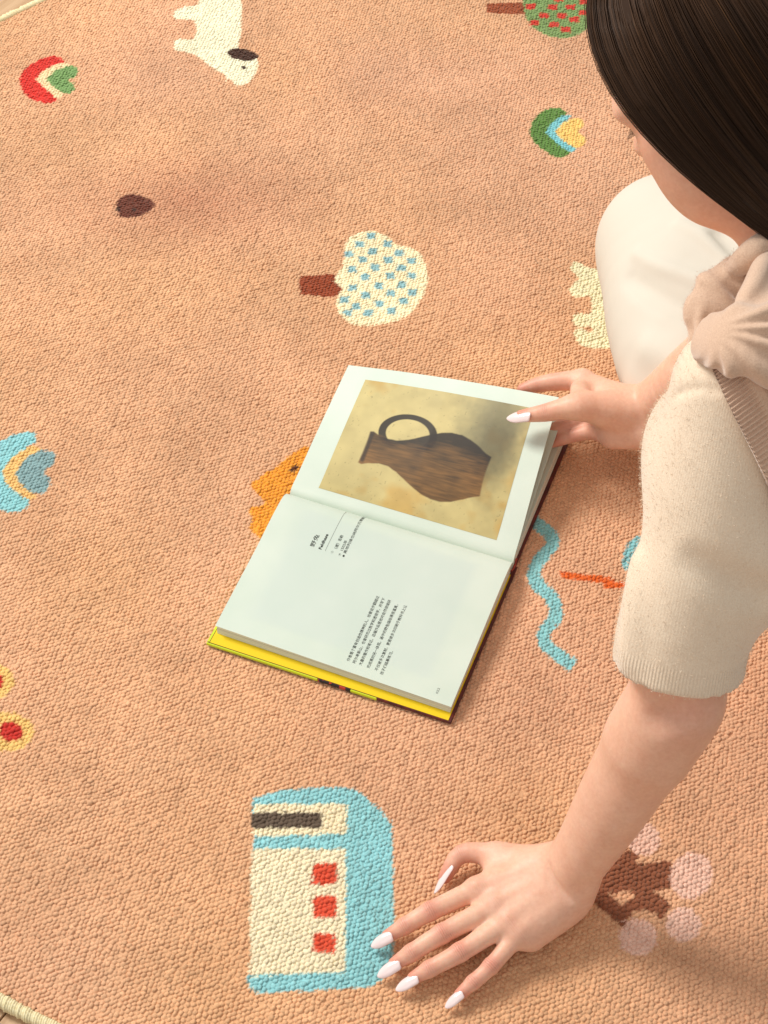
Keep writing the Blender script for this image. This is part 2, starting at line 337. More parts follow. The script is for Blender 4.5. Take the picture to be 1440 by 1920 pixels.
# ================================================================== BOOK
BA = np.array((-0.1933, 1.0265)); BS = np.array((0.9317, -0.3634)); BW = np.array((0.3634, 0.9317))
SP = 0.2175                                        # spine line, measured from the near fore-edge of the cover
book = empty('open_book', (*(BA + BS * 0.14 + BW * SP), 0.0))
tag(book, 'open hardcover art book with a brown picture on its far page, yellow endpapers', 'book')
def BK(s, w, z): return np.array((*(BA + BS * s + BW * (SP + w)), z))
def bkv(s, w, z):
    s, w, z = np.broadcast_arrays(s, w, z)
    return np.stack([BA[0] + BS[0] * s + BW[0] * (SP + w), BA[1] + BS[1] * s + BW[1] * (SP + w), z], -1)
PH0, PH1, PWID = 0.004, 0.2785, 0.212              # page extent along the spine, page width
RUGTOP = 0.0012
def near_profile(s):
    """cross-section of the near page: gutter -> crest -> fore-edge (d along -w, height)"""
    k = (s - PH0) / (PH1 - PH0)
    return np.array([(0.0, 0.0125), (0.0015, 0.0190), (0.007, 0.0275 - 0.004 * k), (0.020, 0.0325 - 0.006 * k), (0.05, 0.0312 - 0.005 * k), (0.09, 0.0262 - 0.003 * k), (0.14, 0.0228 - 0.003 * k), (0.18, 0.0200 - 0.0025 * k), (0.2105, 0.0174 - 0.002 * k)])
def far_profile(s, lift):
    k = np.clip((s - PH0) / (PH1 - PH0), 0, 1)
    h = np.interp(k, (0, 0.25, 0.5, 0.75, 1), (0.034, 0.050, 0.064, 0.076, 0.087))
    h = 0.0185 + (h - 0.0185) * lift
    e = 0.208 - 0.009 * k * lift
    return np.array([(0.0, 0.0105), (0.002, 0.0150), (0.010, 0.0190 + 0.002 * lift), (0.035, 0.0212 + 0.09 * (h - 0.0185)), (0.08, 0.0212 + 0.36 * (h - 0.0185)), (0.13, 0.0205 + 0.63 * (h - 0.0185)), (e, h)])
def page_pt(side, s, b, off=0.0, lift=1.0):
    """point on a page: s along the spine, b distance from the gutter (arrays)"""
    out = np.empty((len(s), 3)); us = np.round(s, 5)
    for sv in np.unique(us):
        m = us == sv
        C = catmull(near_profile(sv) if side == 'near' else far_profile(sv, lift), 90)
        dl = np.r_[0, np.cumsum(np.hypot(*np.diff(C, axis=0).T))]
        if side == 'far': dl = dl * (0.2135 / dl[-1])
        d = np.interp(b[m], dl, C[:, 0]); h = np.interp(b[m], dl, C[:, 1])
        t = np.interp(b[m] + 0.001, dl, C[:, 0]) - np.interp(b[m] - 0.001, dl, C[:, 0]); u = np.interp(b[m] + 0.001, dl, C[:, 1]) - np.interp(b[m] - 0.001, dl, C[:, 1])
        ln = np.hypot(t, u) + 1e-9
        d = d - u / ln * off; h = h + t / ln * off
        sg = -1 if side == 'near' else 1
        sh = lift * (0.0095 + 0.005 * (sv / PH1)) * (b[m] / 0.2135) if side == 'far' else 0.0   # the lifted leaf is drawn a little sideways
        out[m] = bkv(sv - sh, sg * d, h)
    return out
m_paper, nt, b = new_mat('page_paper', srgb(220, 228, 216), 0.42, 0.35)
npp = noise(nt, 14, 2); rpp = ramp(nt, npp.outputs[0], [(0.3, srgb(206, 219, 206)), (0.7, srgb(216, 226, 214))]); gh = N(nt, 'ShaderNodeAttribute', attribute_name='show_through'); L(nt, mixc(nt, gh.outputs['Fac'], rpp.outputs[0], srgb(196, 210, 206)), b.inputs['Base Color'])
b.inputs['Coat Weight'].default_value = 0.12; b.inputs['Coat Roughness'].default_value = 0.35
m_edge, nt, b = new_mat('page_edges', srgb(226, 230, 216), 0.8, 0.15)
tc = N(nt, 'ShaderNodeTexCoord', name='tc'); mp = N(nt, 'ShaderNodeMapping'); mp.inputs['Scale'].default_value = (3, 3, 2600); L(nt, tc.outputs['Object'], mp.inputs[0])
ne = noise(nt, 1.0, 2, 0.6, mp.outputs[0]); re_ = ramp(nt, ne.outputs[0], [(0.3, srgb(176, 184, 176)), (0.6, srgb(236, 240, 230))]); L(nt, re_.outputs[0], b.inputs['Base Color'])
NS, NB = 29, 46
sv = np.linspace(PH0, PH1, NS); bv = np.r_[np.linspace(0, 0.03, 18)[:-1], np.linspace(0.03, 0.2135, NB - 17)]
Sg, Bg = np.meshgrid(sv, bv, indexing='ij')
def leaf_block(name, side, top_lift, bottom, mat_top, mat_edge, top_off=0.0, thick=None, inset=0.0):
    """a wad of leaves: top surface follows the page, bottom follows either the cover or a parallel sheet"""
    sc = PH0 + inset + (Sg - PH0) * (PH1 - PH0 - inset * 1.6) / (PH1 - PH0)
    T = page_pt(side, sc.ravel(), (Bg * (1 - inset / 0.2135 * 1.2)).ravel(), top_off, top_lift)
    if thick is None:
        Bt = T.copy(); sg = -1 if side == 'near' else 1
        Bt[:, 2] = bottom
        # fore-edge slants outward towards the cover
        Bt[:, :2] += (Bg.ravel() / 0.2135 * 0.0015)[:, None] * sg * BW
    else:
        Bt = page_pt(side, sc.ravel(), (Bg * (1 - inset / 0.2135 * 1.2)).ravel(), top_off - thick, top_lift)
    n0 = len(T); f1 = grid_faces(NS, NB)
    idx = np.arange(n0).reshape(NS, NB)
    loop = np.r_[idx[:, 0][::-1], idx[0, 1:], idx[1:, -1], idx[-1, ::-1][1:]]
    m0 = len(loop); V = np.vstack([T, Bt, T[loop], Bt[loop]]); j_ = np.arange(m0 - 1) + 2 * n0   # the cut edges have their own vertices so that they stay crisp
    side_f = np.stack([j_, j_ + 1, j_ + 1 + m0, j_ + m0], -1)
    faces = np.vstack([f1 if side == 'far' else f1[:, ::-1], (f1[:, ::-1] if side == 'far' else f1) + n0, side_f])
    o = mesh_obj(name, V, faces, mat_top, book)
    o.data.materials.append(mat_edge)
    mi = np.zeros(len(o.data.polygons), np.int32); mi[2 * len(f1):] = 1
    o.data.polygons.foreach_set('material_index', mi)
    sm = np.ones(len(mi), bool); sm[2 * len(f1):] = False; o.data.polygons.foreach_set('use_smooth', sm)
    bmx = bmesh.new(); bmx.from_mesh(o.data); bmx.to_mesh(o.data); bmx.free()
    return o
CT = 0.0032 + RUGTOP
leaf_block('page_block', 'near', 0, CT + 0.0004, m_paper, m_edge, top_off=-0.0012, inset=0.0012)
leaf_block('page_block', 'far', 0.16, CT + 0.0004, m_paper, m_edge, top_off=-0.0010, inset=0.0012)
leaf_block('near_page', 'near', 0, 0, m_paper, m_edge, 0.0, 0.0005)
leaf_block('lifted_leaves', 'far', 0.52, 0, m_paper, m_edge, -0.0006, 0.0016, inset=0.0006)
# the plate on the back of the near leaf shows faintly through
np_ = [o for o in book.children if o.name.startswith('near_page')][0]
gs_, gb_ = Sg.ravel(), Bg.ravel(); ghost = np.clip((gs_ - 0.030) / 0.008, 0, 1) * np.clip((0.250 - gs_) / 0.008, 0, 1) * np.clip((gb_ - 0.030) / 0.008, 0, 1) * np.clip((0.192 - gb_) / 0.006, 0, 1) * 0.35
ga = np_.data.attributes.new('show_through', 'FLOAT', 'POINT'); gv = np.zeros(len(np_.data.vertices), np.float32); gv[:len(ghost)] = ghost; ga.data.foreach_set('value', gv)
far_page = leaf_block('far_page', 'far', 1.0, 0, m_paper, m_edge, 0.0, 0.0012)

# --- cover: two boards, spine, endpapers, edge colours
m_endp, nt, b = new_mat('yellow_endpaper', srgb(240, 206, 28), 0.55, 0.3)
m_cov, nt, b = new_mat('cover_maroon', srgb(96, 38, 34), 0.4, 0.4)
nc = noise(nt, 60, 4, 0.7); rc = ramp(nt, nc.outputs[0], [(0.35, srgb(62, 26, 26)), (0.6, srgb(104, 42, 36)), (0.72, srgb(160, 58, 40))]); L(nt, rc.outputs[0], b.inputs['Base Color'])
m_lime, _, _ = new_mat('cover_lime', srgb(206, 222, 42), 0.4, 0.4)
m_black, nt, b = new_mat('cover_black_red', srgb(40, 36, 36), 0.4, 0.4)
nc = noise(nt, 90, 2, 0.5); rc = ramp(nt, nc.outputs[0], [(0.5, srgb(38, 34, 38)), (0.56, srgb(190, 62, 44))]); rc.color_ramp.interpolation = 'CONSTANT'; L(nt, rc.outputs[0], b.inputs['Base Color'])
def bbox_book(name, s0, s1, w0, w1, z0, z1, mat, bev=0.0006, parent=None):
    bm = bmesh.new(); bmesh.ops.create_cube(bm, size=1)
    for v in bm.verts:
        p = BK(s0 + (s1 - s0) * (v.co.x + .5), w0 + (w1 - w0) * (v.co.y + .5), z0 + (z1 - z0) * (v.co.z + .5)); v.co = Vector(p)
    if bev: bmesh.ops.bevel(bm, geom=list(bm.edges), offset=bev, segments=2, affect='EDGES')
    bm.normal_update(); vs_ = [v.co[:] for v in bm.verts]; bm.verts.index_update(); fs_ = [[v.index for v in f.verts] for f in bm.faces]; bm.free()
    return mesh_obj(name, vs_, fs_, mat, parent or book, smooth=False)
cov = bbox_book('cover_board', 0.0, 0.2828, -0.2175, -0.006, RUGTOP, CT, m_cov)
bbox_book('cover_board', 0.0, 0.2805, 0.006, 0.2150, RUGTOP, CT, m_cov)
bbox_book('spine', 0.0, 0.2828, -0.0065, 0.0065, RUGTOP + 0.0006, CT - 0.0004, m_cov)
# printed wrap colours along the near fore-edge
for s0, s1, mt in ((-0.0004, 0.131, m_lime), (0.1313, 0.1685, m_black), (0.1688, 0.199, m_lime)):
    bbox_book('cover_edge', s0, s1, -0.2181, -0.2160, RUGTOP - 0.0003, CT + 0.0003, mt, 0.0005, cov)
bbox_book('cover_edge', -0.0005, 0.0025, -0.2155, -0.03, RUGTOP - 0.0002, CT + 0.0003, m_lime, 0.0004, cov)
bbox_book('endpaper', 0.0028, 0.2792, -0.2155, -0.008, CT - 0.0004, CT + 0.00035, m_endp, 0)
bbox_book('endpaper', 0.0028, 0.2720, 0.008, 0.2120, CT - 0.0004, CT + 0.00035, m_endp, 0)
# headband at the spine end
m_hb, nt, b = new_mat('headband', srgb(150, 60, 46), 0.7)
hv, hf = tube(catmull([BK(0.2795, -0.010, 0.0135), BK(0.2803, -0.003, 0.0108), BK(0.2803, 0.003, 0.0108), BK(0.2795, 0.010, 0.0135)], 14), 0.0011, 8)
mesh_obj('headband', hv, hf, m_hb, book)

# --- the picture: parchment ground with one rounded brown mass and a grey wash (a plain stand-in)
m_pic, nt, b = new_mat('printed_picture', (0.5, 0.4, 0.2, 1), 0.4, 0.35)
at = N(nt, 'ShaderNodeAttribute', attribute_name='ink'); L(nt, at.outputs['Color'], b.inputs['Base Color'])
b.inputs['Coat Weight'].default_value = 0.12; b.inputs['Coat Roughness'].default_value = 0.35
ps = np.linspace(0.0345, 0.2535, 270); pb = np.linspace(0.0245, 0.1935, 210)
Sp, Bp = np.meshgrid(ps, pb, indexing='ij'); s_, b_ = Sp.ravel(), Bp.ravel()
Vp = page_pt('far', s_, b_, 0.00025)
Q = np.c_[s_, b_]
fb2 = lambda sc, sd: vnoise(Q, sc, sd) * 0.5 + vnoise(Q, sc / 2.1, sd + 1) * 0.3 + vnoise(Q, sc / 4.7, sd + 2) * 0.2
ink = np.array(srgb(196, 180, 124)[:3])[None] * (0.80 + 0.42 * fb2(0.03, 20))[:, None]
st = np.clip((fb2(0.045, 30) - 0.58) * 6, 0, 1)[:, None]; ink = ink * (1 - st * np.array((0.06, 0.22, 0.42)))
sp = (vnoise(Q, 0.0022, 41) > 0.93)[:, None]; ink = ink * np.where(sp, 0.7, 1.0)
u = (s_ - 0.0345) / 0.219; v = (b_ - 0.0245) / 0.169            # u to the right along the spine, v away from the gutter
def layer(mask, col): 
    global ink
    ink = ink * (1 - mask[:, None]) + np.asarray(col) * mask[:, None]
def soft(d, e): return np.clip(0.5 - d / e, 0, 1)
wash = soft(np.hypot((u - 0.80) / 0.17, (v - 0.80) / 0.34) - 1 + (fb2(0.02, 50) - 0.5) * 0.8, 0.9) * 0.62
layer(wash, np.array(srgb(98, 98, 78)[:3]))
# a plain brown earthenware jug, brushed in; the plate is printed on its side
hgt = np.clip((u - 0.15) / 0.70, 0, 1); prof = np.interp(hgt, (0, 0.03, 0.08, 0.16, 0.24, 0.32, 0.40, 0.48, 0.56, 0.64, 0.72, 0.80, 0.88, 0.95, 1.0), (0.135, 0.141, 0.122, 0.106, 0.110, 0.136, 0.176, 0.216, 0.247, 0.264, 0.262, 0.242, 0.206, 0.168, 0.150))
jit = (fb2(0.02, 60) - 0.5) * 0.012
inu = soft(np.abs(u - 0.50) - 0.352 + 0.01 * np.cos((v - 0.42) * 9), 0.009)
jug = soft(np.abs(v - 0.42) - prof + jit, 0.009) * inu
hr = np.hypot((u - 0.36) / 0.17, (v - 0.60) / 0.165); handle = soft(np.abs(hr - 0.86) - 0.13 + jit, 0.03) * (v > 0.48)
cast = soft(np.hypot((u - 0.84) / 0.10, (v - 0.62) / 0.34) - 1 + (fb2(0.02, 55) - 0.5) * 0.7, 0.8) * 0.6
layer(cast, np.array(srgb(84, 78, 56)[:3]))
xx = (v - 0.42) / np.maximum(prof, 0.02)
Qs = np.c_[u * 0.02, v * 0.16]; streak = vnoise(Qs, 0.0010, 62) * 0.6 + vnoise(Qs, 0.0024, 63) * 0.4
tone = np.clip(0.50 - 0.34 * xx - 0.25 * xx ** 2 + (fb2(0.035, 70) - 0.5) * 0.7 + (streak - 0.5) * 0.55, 0, 1)[:, None]
brown = np.array(srgb(38, 26, 17)[:3]) * (1 - tone) ** 1.3 + np.array(srgb(150, 106, 56)[:3]) * tone ** 1.3
layer(handle * 0.97, brown * 0.75); layer(jug * 0.98, brown)
layer(soft(np.abs(u - 0.168) - 0.012, 0.012) * soft(np.abs(v - 0.42) - 0.125, 0.02) * 0.8, np.array(srgb(40, 28, 18)[:3]))
mesh_obj('picture', Vp, grid_faces(270, 210), m_pic, far_page, attrs={'ink': ink})

# --- the printed text
m_ink, _, _ = new_mat('black_ink', srgb(52, 56, 52), 0.5, 0.25)
m_ink2, _, _ = new_mat('grey_ink', srgb(112, 116, 110), 0.5, 0.25)
near_page = [o for o in book.children if o.name.startswith('near_page')][0]
def text_mesh(body, size, bold=0.0):
    cu = bpy.data.curves.new('t', 'FONT'); cu.body = body; cu.size = size; cu.resolution_u = 2; cu.offset = bold
    ob = bpy.data.objects.new('t', cu); COL.objects.link(ob)
    bpy.context.view_layer.update()
    dg = bpy.context.evaluated_depsgraph_get(); me = ob.evaluated_get(dg).to_mesh()
    v = np.array([p.co[:2] for p in me.vertices]); f = [list(p.vertices) for p in me.polygons]
    ob.evaluated_get(dg).to_mesh_clear(); bpy.data.objects.remove(ob); bpy.data.curves.remove(cu)
    return v, f
def print_text(body, s, b0, length, size, mat=m_ink, bold=0.0, name='text_line'):
    """a line that starts b0 from the gutter at s and runs towards the gutter; letters stand towards -s"""
    v, f = text_mesh(body, size, bold)
    if len(v) == 0: return
    wdt = v[:, 0].max() - v[:, 0].min(); k = length / wdt if length else 1.0
    bb = b0 - (v[:, 0] - v[:, 0].min()) * k; ss = s - v[:, 1] * 1.0
    ssq = np.round(ss / 0.0004) * 0.0004
    P = page_pt('near', ssq, np.clip(bb, 0, 0.212), 0.00022)
    P[:, :2] += ((ss - ssq))[:, None] * BS
    mesh_obj(name, P, f, mat, near_page, smooth=False)
def near_sb(x, y):
    """page coordinates of a point of the near page seen at x, y"""
    best = None
    S2, B2 = np.meshgrid(np.linspace(PH0, PH1, 60), np.linspace(0.0, 0.2135, 90), indexing='ij')
    P = NEARGRID
    d = P - np.array((0, 0, CAM_H)); fz = d[:, 1] * math.cos(_p) - d[:, 2] * math.sin(_p); uy = d[:, 1] * math.sin(_p) + d[:, 2] * math.cos(_p)
    e = (720 + FOC * d[:, 0] / fz - x) ** 2 + (960 - FOC * uy / fz - y) ** 2; i = np.argmin(e)
    return S2.ravel()[i], B2.ravel()[i]
S2, B2 = np.meshgrid(np.linspace(PH0, PH1, 60), np.linspace(0.0, 0.2135, 90), indexing='ij'); NEARGRID = page_pt('near', S2.ravel(), B2.ravel())
def line_px(body, x0, y0, x1, y1, size, **kw):
    s0, b0 = near_sb(x0, y0); s1, b1 = near_sb(x1, y1)
    print_text(body, (s0 + s1) / 2, b0, max(b0 - b1, 0.004), size, **kw)
line_px('野兔', 590, 1027, 600, 1006, 0.0060)
line_px('Feldhase', 604, 1031, 618, 1002, 0.0050, bold=0.00012)
line_px('〔德〕丢勒', 629, 1030, 644, 1004, 0.0042)
line_px('1502年', 641, 1034, 650, 1014, 0.0042)
line_px('奥地利维也纳阿尔贝蒂娜博物馆', 653, 1038, 682, 975, 0.0040)
for mark, x, y in (('☉', 624, 1036), ('◔', 635, 1041), ('●', 646, 1045)):
    s0, b0 = near_sb(x, y); print_text(mark, s0, b0, 0.0028, 0.0032)
for body, x0, y0, x1, y1 in (
    ('作者是个富有创造性精神的人。他曾徒步翻越过', 653, 1239, 711, 1117),
    ('阿尔卑斯山，也曾研究过数学和透视学，并写下', 665, 1244, 724, 1122),
    ('大量的著作和笔记。这幅作品是他对自然领域研', 678, 1249, 737, 1127),
    ('究成果的另一体现。画中的野兔描绘得很逼真，', 691, 1254, 749, 1136),
    ('不仅被多次复制，更是被多次印刷于教科书上让', 704, 1258, 763, 1137),
    ('孩子们临摹练习。', 717, 1264, 737, 1222)):
    line_px(body, x0, y0, x1, y1, 0.0041)
line_px('022', 822, 1301, 827, 1292, 0.0034, mat=m_ink2, name='page_number')
s0, b0 = near_sb(611, 1034); s1, b1 = near_sb(648, 964)
sq = np.array([s0, s0 + 0.0003]); bq = np.linspace(b0, max(b1, 0.004), 20)
Sq, Bq = np.meshgrid(sq, bq, indexing='ij'); mesh_obj('rule_line', page_pt('near', Sq.ravel(), Bq.ravel(), 0.00022), grid_faces(2, 20), m_ink2, near_page)

# ================================================================== smooth implicit surfaces -> meshes (used for the person)
class Blob:
    """a smooth-blended implicit body: round cones and ellipsoids joined or cut with a blend radius"""
    def __init__(s): s.p = []
    def cone(s, a, b, ra, rb, k=0.006, op='u', flat=None, grp=0):
        a = np.asarray(a, float); b = np.asarray(b, float); r = max(ra, rb)
        s.p.append(('c', a, b, ra, rb, flat, op, k, np.minimum(a, b) - r, np.maximum(a, b) + r, grp)); return s
    def chain(s, P, R, k=0.006, op='u', flat=None, sub=4):
        """a smooth limb through the points P with radii R"""
        s.gid = getattr(s, 'gid', 0) + 1; n = (len(P) - 1) * sub + 1
        Q = catmull(P, n); r = catmull(np.asarray(R, float)[:, None], n)[:, 0]
        for i in range(n - 1): s.cone(Q[i], Q[i + 1], r[i], r[i + 1], k, op, flat, s.gid)
        return s
    def ball(s, c, r, k=0.006, op='u', M=None):
        """ellipsoid: r radii, M 3x3 with the axes as rows"""
        c = np.asarray(c, float); r = np.broadcast_to(np.asarray(r, float), 3).copy(); m = r.max()
        s.p.append(('e', c, r, None if M is None else np.asarray(M, float), None, None, op, k, c - m, c + m, 0)); return s
    def halfspace(s, c, nrm, k=0.001):
        """cut away everything on the side nrm points to"""
        nrm = np.asarray(nrm, float); nrm = nrm / np.linalg.norm(nrm)
        s.p.append(('h', np.asarray(c, float), nrm, None, None, None, 'cut', k, np.full(3, -9.), np.full(3, 9.), 0)); return s
    @staticmethod
    def dist(q, P):
        t, a, b, ra, rb, fl = q[:6]
        if t == 'c':
            ab = b - a; L2 = max(ab @ ab, 1e-12); d = P - a; h = np.clip(d @ ab / L2, 0, 1); d = d - h[:, None] * ab
            if fl is not None:
                nrm, sc = fl; nrm = np.asarray(nrm, float) / np.linalg.norm(nrm); d = d + (d @ nrm * (1 / sc - 1))[:, None] * nrm
            return np.sqrt((d * d).sum(1)) - (ra + (rb - ra) * h)
        if t == 'e':
            d = P - a
            if ra is not None: d = d @ ra.T
            k0 = np.sqrt(((d / b) ** 2).sum(1)); k1 = np.sqrt(((d / (b * b)) ** 2).sum(1)) + 1e-9
            return k0 * (k0 - 1) / k1
        return -((P - a) @ b)
    def eval(s, P, prims=None):
        v = np.full(len(P), 1.0)
        prims = prims if prims is not None else s.p; i = 0
        while i < len(prims):
            q = prims[i]; d = s.dist(q, P); op, k = q[6], q[7]; i += 1
            while q[10] and i < len(prims) and prims[i][10] == q[10]: d = np.minimum(d, s.dist(prims[i], P)); i += 1
            if op == 'u':
                h = np.maximum(k - np.abs(v - d), 0) / k; v = np.minimum(v, d) - h * h * k * 0.25
            elif op == 's':
                h = np.maximum(k - np.abs(v + d), 0) / k; v = np.maximum(v, -d) + h * h * k * 0.25
            else:
                v = np.maximum(v, -d)
        return v
    def mesh(s, res, B=14):
        us = [q for q in s.p if q[6] == 'u']; mg = 3 * res + 0.004 + 0.5 * max(q[7] for q in us); lo = np.min([q[8] for q in us], 0) - mg; hi = np.max([q[9] for q in us], 0) + mg
        nb = np.ceil((hi - lo) / (res * B)).astype(int); n = nb * B + 1
        Vv = np.ones(n, np.float32)
        QK = np.array([[q[7] + res] for q in s.p]); QLO = np.array([q[8] for q in s.p]) - QK; QHI = np.array([q[9] for q in s.p]) + QK; QU = np.array([q[6] == 'u' for q in s.p])
        half = res * B * 0.5; rad = half * 1.7321
        for bi in range(nb[0]):
            for bj in range(nb[1]):
                for bk in range(nb[2]):
                    o = lo + np.array((bi, bj, bk)) * res * B; c = o + half
                    m_ = ((c + half > QLO) & (c - half < QHI)).all(1)
                    if not (m_ & QU).any(): continue
                    pr_ = [s.p[i] for i in np.flatnonzero(m_)]
                    sl = (slice(bi * B, bi * B + B + 1), slice(bj * B, bj * B + B + 1), slice(bk * B, bk * B + B + 1))
                    dc = s.eval(c[None], pr_)[0]
                    if abs(dc) > rad * 2.2 + 0.004: Vv[sl] = np.where(dc < 0, -1, 1); continue
                    ax = [o[d] + np.arange(B + 1) * res for d in range(3)]
                    P = np.stack(np.meshgrid(*ax, indexing='ij'), -1).reshape(-1, 3)
                    Vv[sl] = s.eval(P, pr_).reshape(B + 1, B + 1, B + 1)
        ins = Vv < 0
        cnt = np.zeros(n - 1, np.int8)
        for d in np.ndindex(2, 2, 2): cnt += ins[d[0]:n[0] - 1 + d[0], d[1]:n[1] - 1 + d[1], d[2]:n[2] - 1 + d[2]]
        cells = np.argwhere((cnt > 0) & (cnt < 8)); idx = np.full(n - 1, -1, np.int32); idx[tuple(cells.T)] = np.arange(len(cells))
        acc = np.zeros((len(cells), 3)); num = np.zeros(len(cells))
        cor = list(np.ndindex(2, 2, 2)); val = {d: Vv[cells[:, 0] + d[0], cells[:, 1] + d[1], cells[:, 2] + d[2]].astype(float) for d in cor}
        for d in cor:
            for ax_ in range(3):
                if d[ax_]: continue
                e = list(d); e[ax_] = 1; e = tuple(e); va, vb = val[d], val[e]; m = (va < 0) != (vb < 0)
                t = np.where(m, va / np.where(m, va - vb, 1), 0); p = np.array(d, float)[None] + t[:, None] * (np.array(e) - np.array(d))
                acc += p * m[:, None]; num += m
        verts = lo + (cells + acc / num[:, None]) * res
        quads = []
        for ax_ in range(3):
            a1, a2 = (ax_ + 1) % 3, (ax_ + 2) % 3
            s0 = [slice(None)] * 3; s1 = [slice(None)] * 3; s0[ax_] = slice(0, -1); s1[ax_] = slice(1, None)
            A_, B_ = ins[tuple(s0)], ins[tuple(s1)]; ed = np.argwhere(A_ != B_)
            ed = ed[(ed[:, a1] > 0) & (ed[:, a2] > 0) & (ed[:, a1] < n[a1] - 1) & (ed[:, a2] < n[a2] - 1)]
            fl = A_[tuple(ed.T)]
            def ci(da, db):
                c_ = ed.copy(); c_[:, a1] -= da; c_[:, a2] -= db; return idx[tuple(c_.T)]
            q = np.stack([ci(1, 1), ci(0, 1), ci(0, 0), ci(1, 0)], -1)
            q[~fl] = q[~fl][:, ::-1]; quads.append(q)
        F = np.vstack(quads); F = F[(F >= 0).all(1)]
        return verts, F
def unit(v): v = np.asarray(v, float); return v / np.linalg.norm(v)
def lerp(a, b, t): return np.asarray(a) * (1 - t) + np.asarray(b) * t

# ================================================================== PERSON
person = empty('person', (0.40, 1.02, 0.0))
tag(person, 'person with long dark hair in cream knit top and white trousers, leaning over the book', 'person')
m_skin, nt, b = new_mat('skin', srgb(232, 178, 150), 0.46, 0.4)
fl = N(nt, 'ShaderNodeAttribute', attribute_name='flush'); cxn = N(nt, 'ShaderNodeAttribute', attribute_name='crease_at'); cmn = N(nt, 'ShaderNodeAttribute', attribute_name='crease_mask'); n1 = noise(nt, 45, 4, 0.6); n2 = noise(nt, 900, 2, 0.5)
base = ramp(nt, n1.outputs[0], [(0.30, srgb(233, 181, 155)), (0.70, srgb(240, 194, 169))])
c = mixc(nt, fl.outputs['Fac'], base.outputs[0], srgb(208, 120, 104))
n3 = noise(nt, 260, 3, 0.6); r3 = ramp(nt, n3.outputs[0], [(0.28, (0.95, 0.90, 0.88, 1)), (0.72, (1.03, 1.04, 1.04, 1))]); c = mixc(nt, 1.0, c, r3.outputs[0], 'MULTIPLY')
wn = noise(nt, 420, 2, 0.5); wa = N(nt, 'ShaderNodeMath', operation='MULTIPLY_ADD', i_1=2 * math.pi / 0.0021); L(nt, cxn.outputs['Fac'], wa.inputs[0]); wm = N(nt, 'ShaderNodeMath', operation='MULTIPLY', i_1=5.0); L(nt, wn.outputs[0], wm.inputs[0]); L(nt, wm.outputs[0], wa.inputs[2])
wc = N(nt, 'ShaderNodeMath', operation='COSINE'); L(nt, wa.outputs[0], wc.inputs[0]); wx = N(nt, 'ShaderNodeMath', operation='MAXIMUM', i_1=0.0); L(nt, wc.outputs[0], wx.inputs[0]); wp = N(nt, 'ShaderNodeMath', operation='POWER', i_1=4.0); L(nt, wx.outputs[0], wp.inputs[0])
cr = N(nt, 'ShaderNodeMath', operation='MULTIPLY'); L(nt, wp.outputs[0], cr.inputs[0]); L(nt, cmn.outputs['Fac'], cr.inputs[1])
crk = N(nt, 'ShaderNodeMath', operation='MULTIPLY', i_1=0.55); L(nt, cr.outputs[0], crk.inputs[0])
c = mixc(nt, crk.outputs[0], c, srgb(168, 96, 82)); L(nt, c, b.inputs['Base Color'])
crn = N(nt, 'ShaderNodeMath', operation='MULTIPLY', i_1=-1.0); L(nt, cr.outputs[0], crn.inputs[0]); bump(nt, b, crn.outputs[0], 0.5, 0.0006)
b.inputs['Subsurface Weight'].default_value = 0.22; b.inputs['Subsurface Radius'].default_value = (0.010, 0.0035, 0.0018); b.inputs['Subsurface Scale'].default_value = 0.6
bump(nt, b, n2.outputs[0], 0.35, 0.0004)
m_nail, nt, b = new_mat('nail_polish', srgb(246, 224, 224), 0.16, 0.55)
b.inputs['Coat Weight'].default_value = 0.6; b.inputs['Coat Roughness'].default_value = 0.08

SKIN_V, SKIN_F, SKIN_A, SKIN_C, SKIN_M = [], [], [], [], []
JOINTS = []                                               # (centre, axis, back direction, radius, strength)
NAILS = []
def add_skin(blob, res, spots):
    v, f = blob.mesh(res); fl_ = np.zeros(len(v))
    for c_, r_, w_ in spots: fl_ = np.maximum(fl_, w_ * np.exp(-((v - np.asarray(c_)) ** 2).sum(1) / (r_ * r_)))
    cx_, cm_ = np.zeros(len(v)), np.zeros(len(v))
    for c_, ax_, dr_, r_, w_ in JOINTS:
        q = v - c_; a_ = q @ ax_; m_ = w_ * np.exp(-(a_ / 0.0042) ** 2) * np.clip((q @ dr_) / r_ - 0.15, 0, 1) * (np.linalg.norm(q, axis=1) < 2.2 * r_); k_ = m_ > cm_
        cx_[k_] = a_[k_]; cm_[k_] = m_[k_]
    SKIN_C.append(cx_); SKIN_M.append(cm_); JOINTS.clear()
    off = sum(map(len, SKIN_V)); SKIN_V.append(v); SKIN_F.append(f + off); SKIN_A.append(fl_)
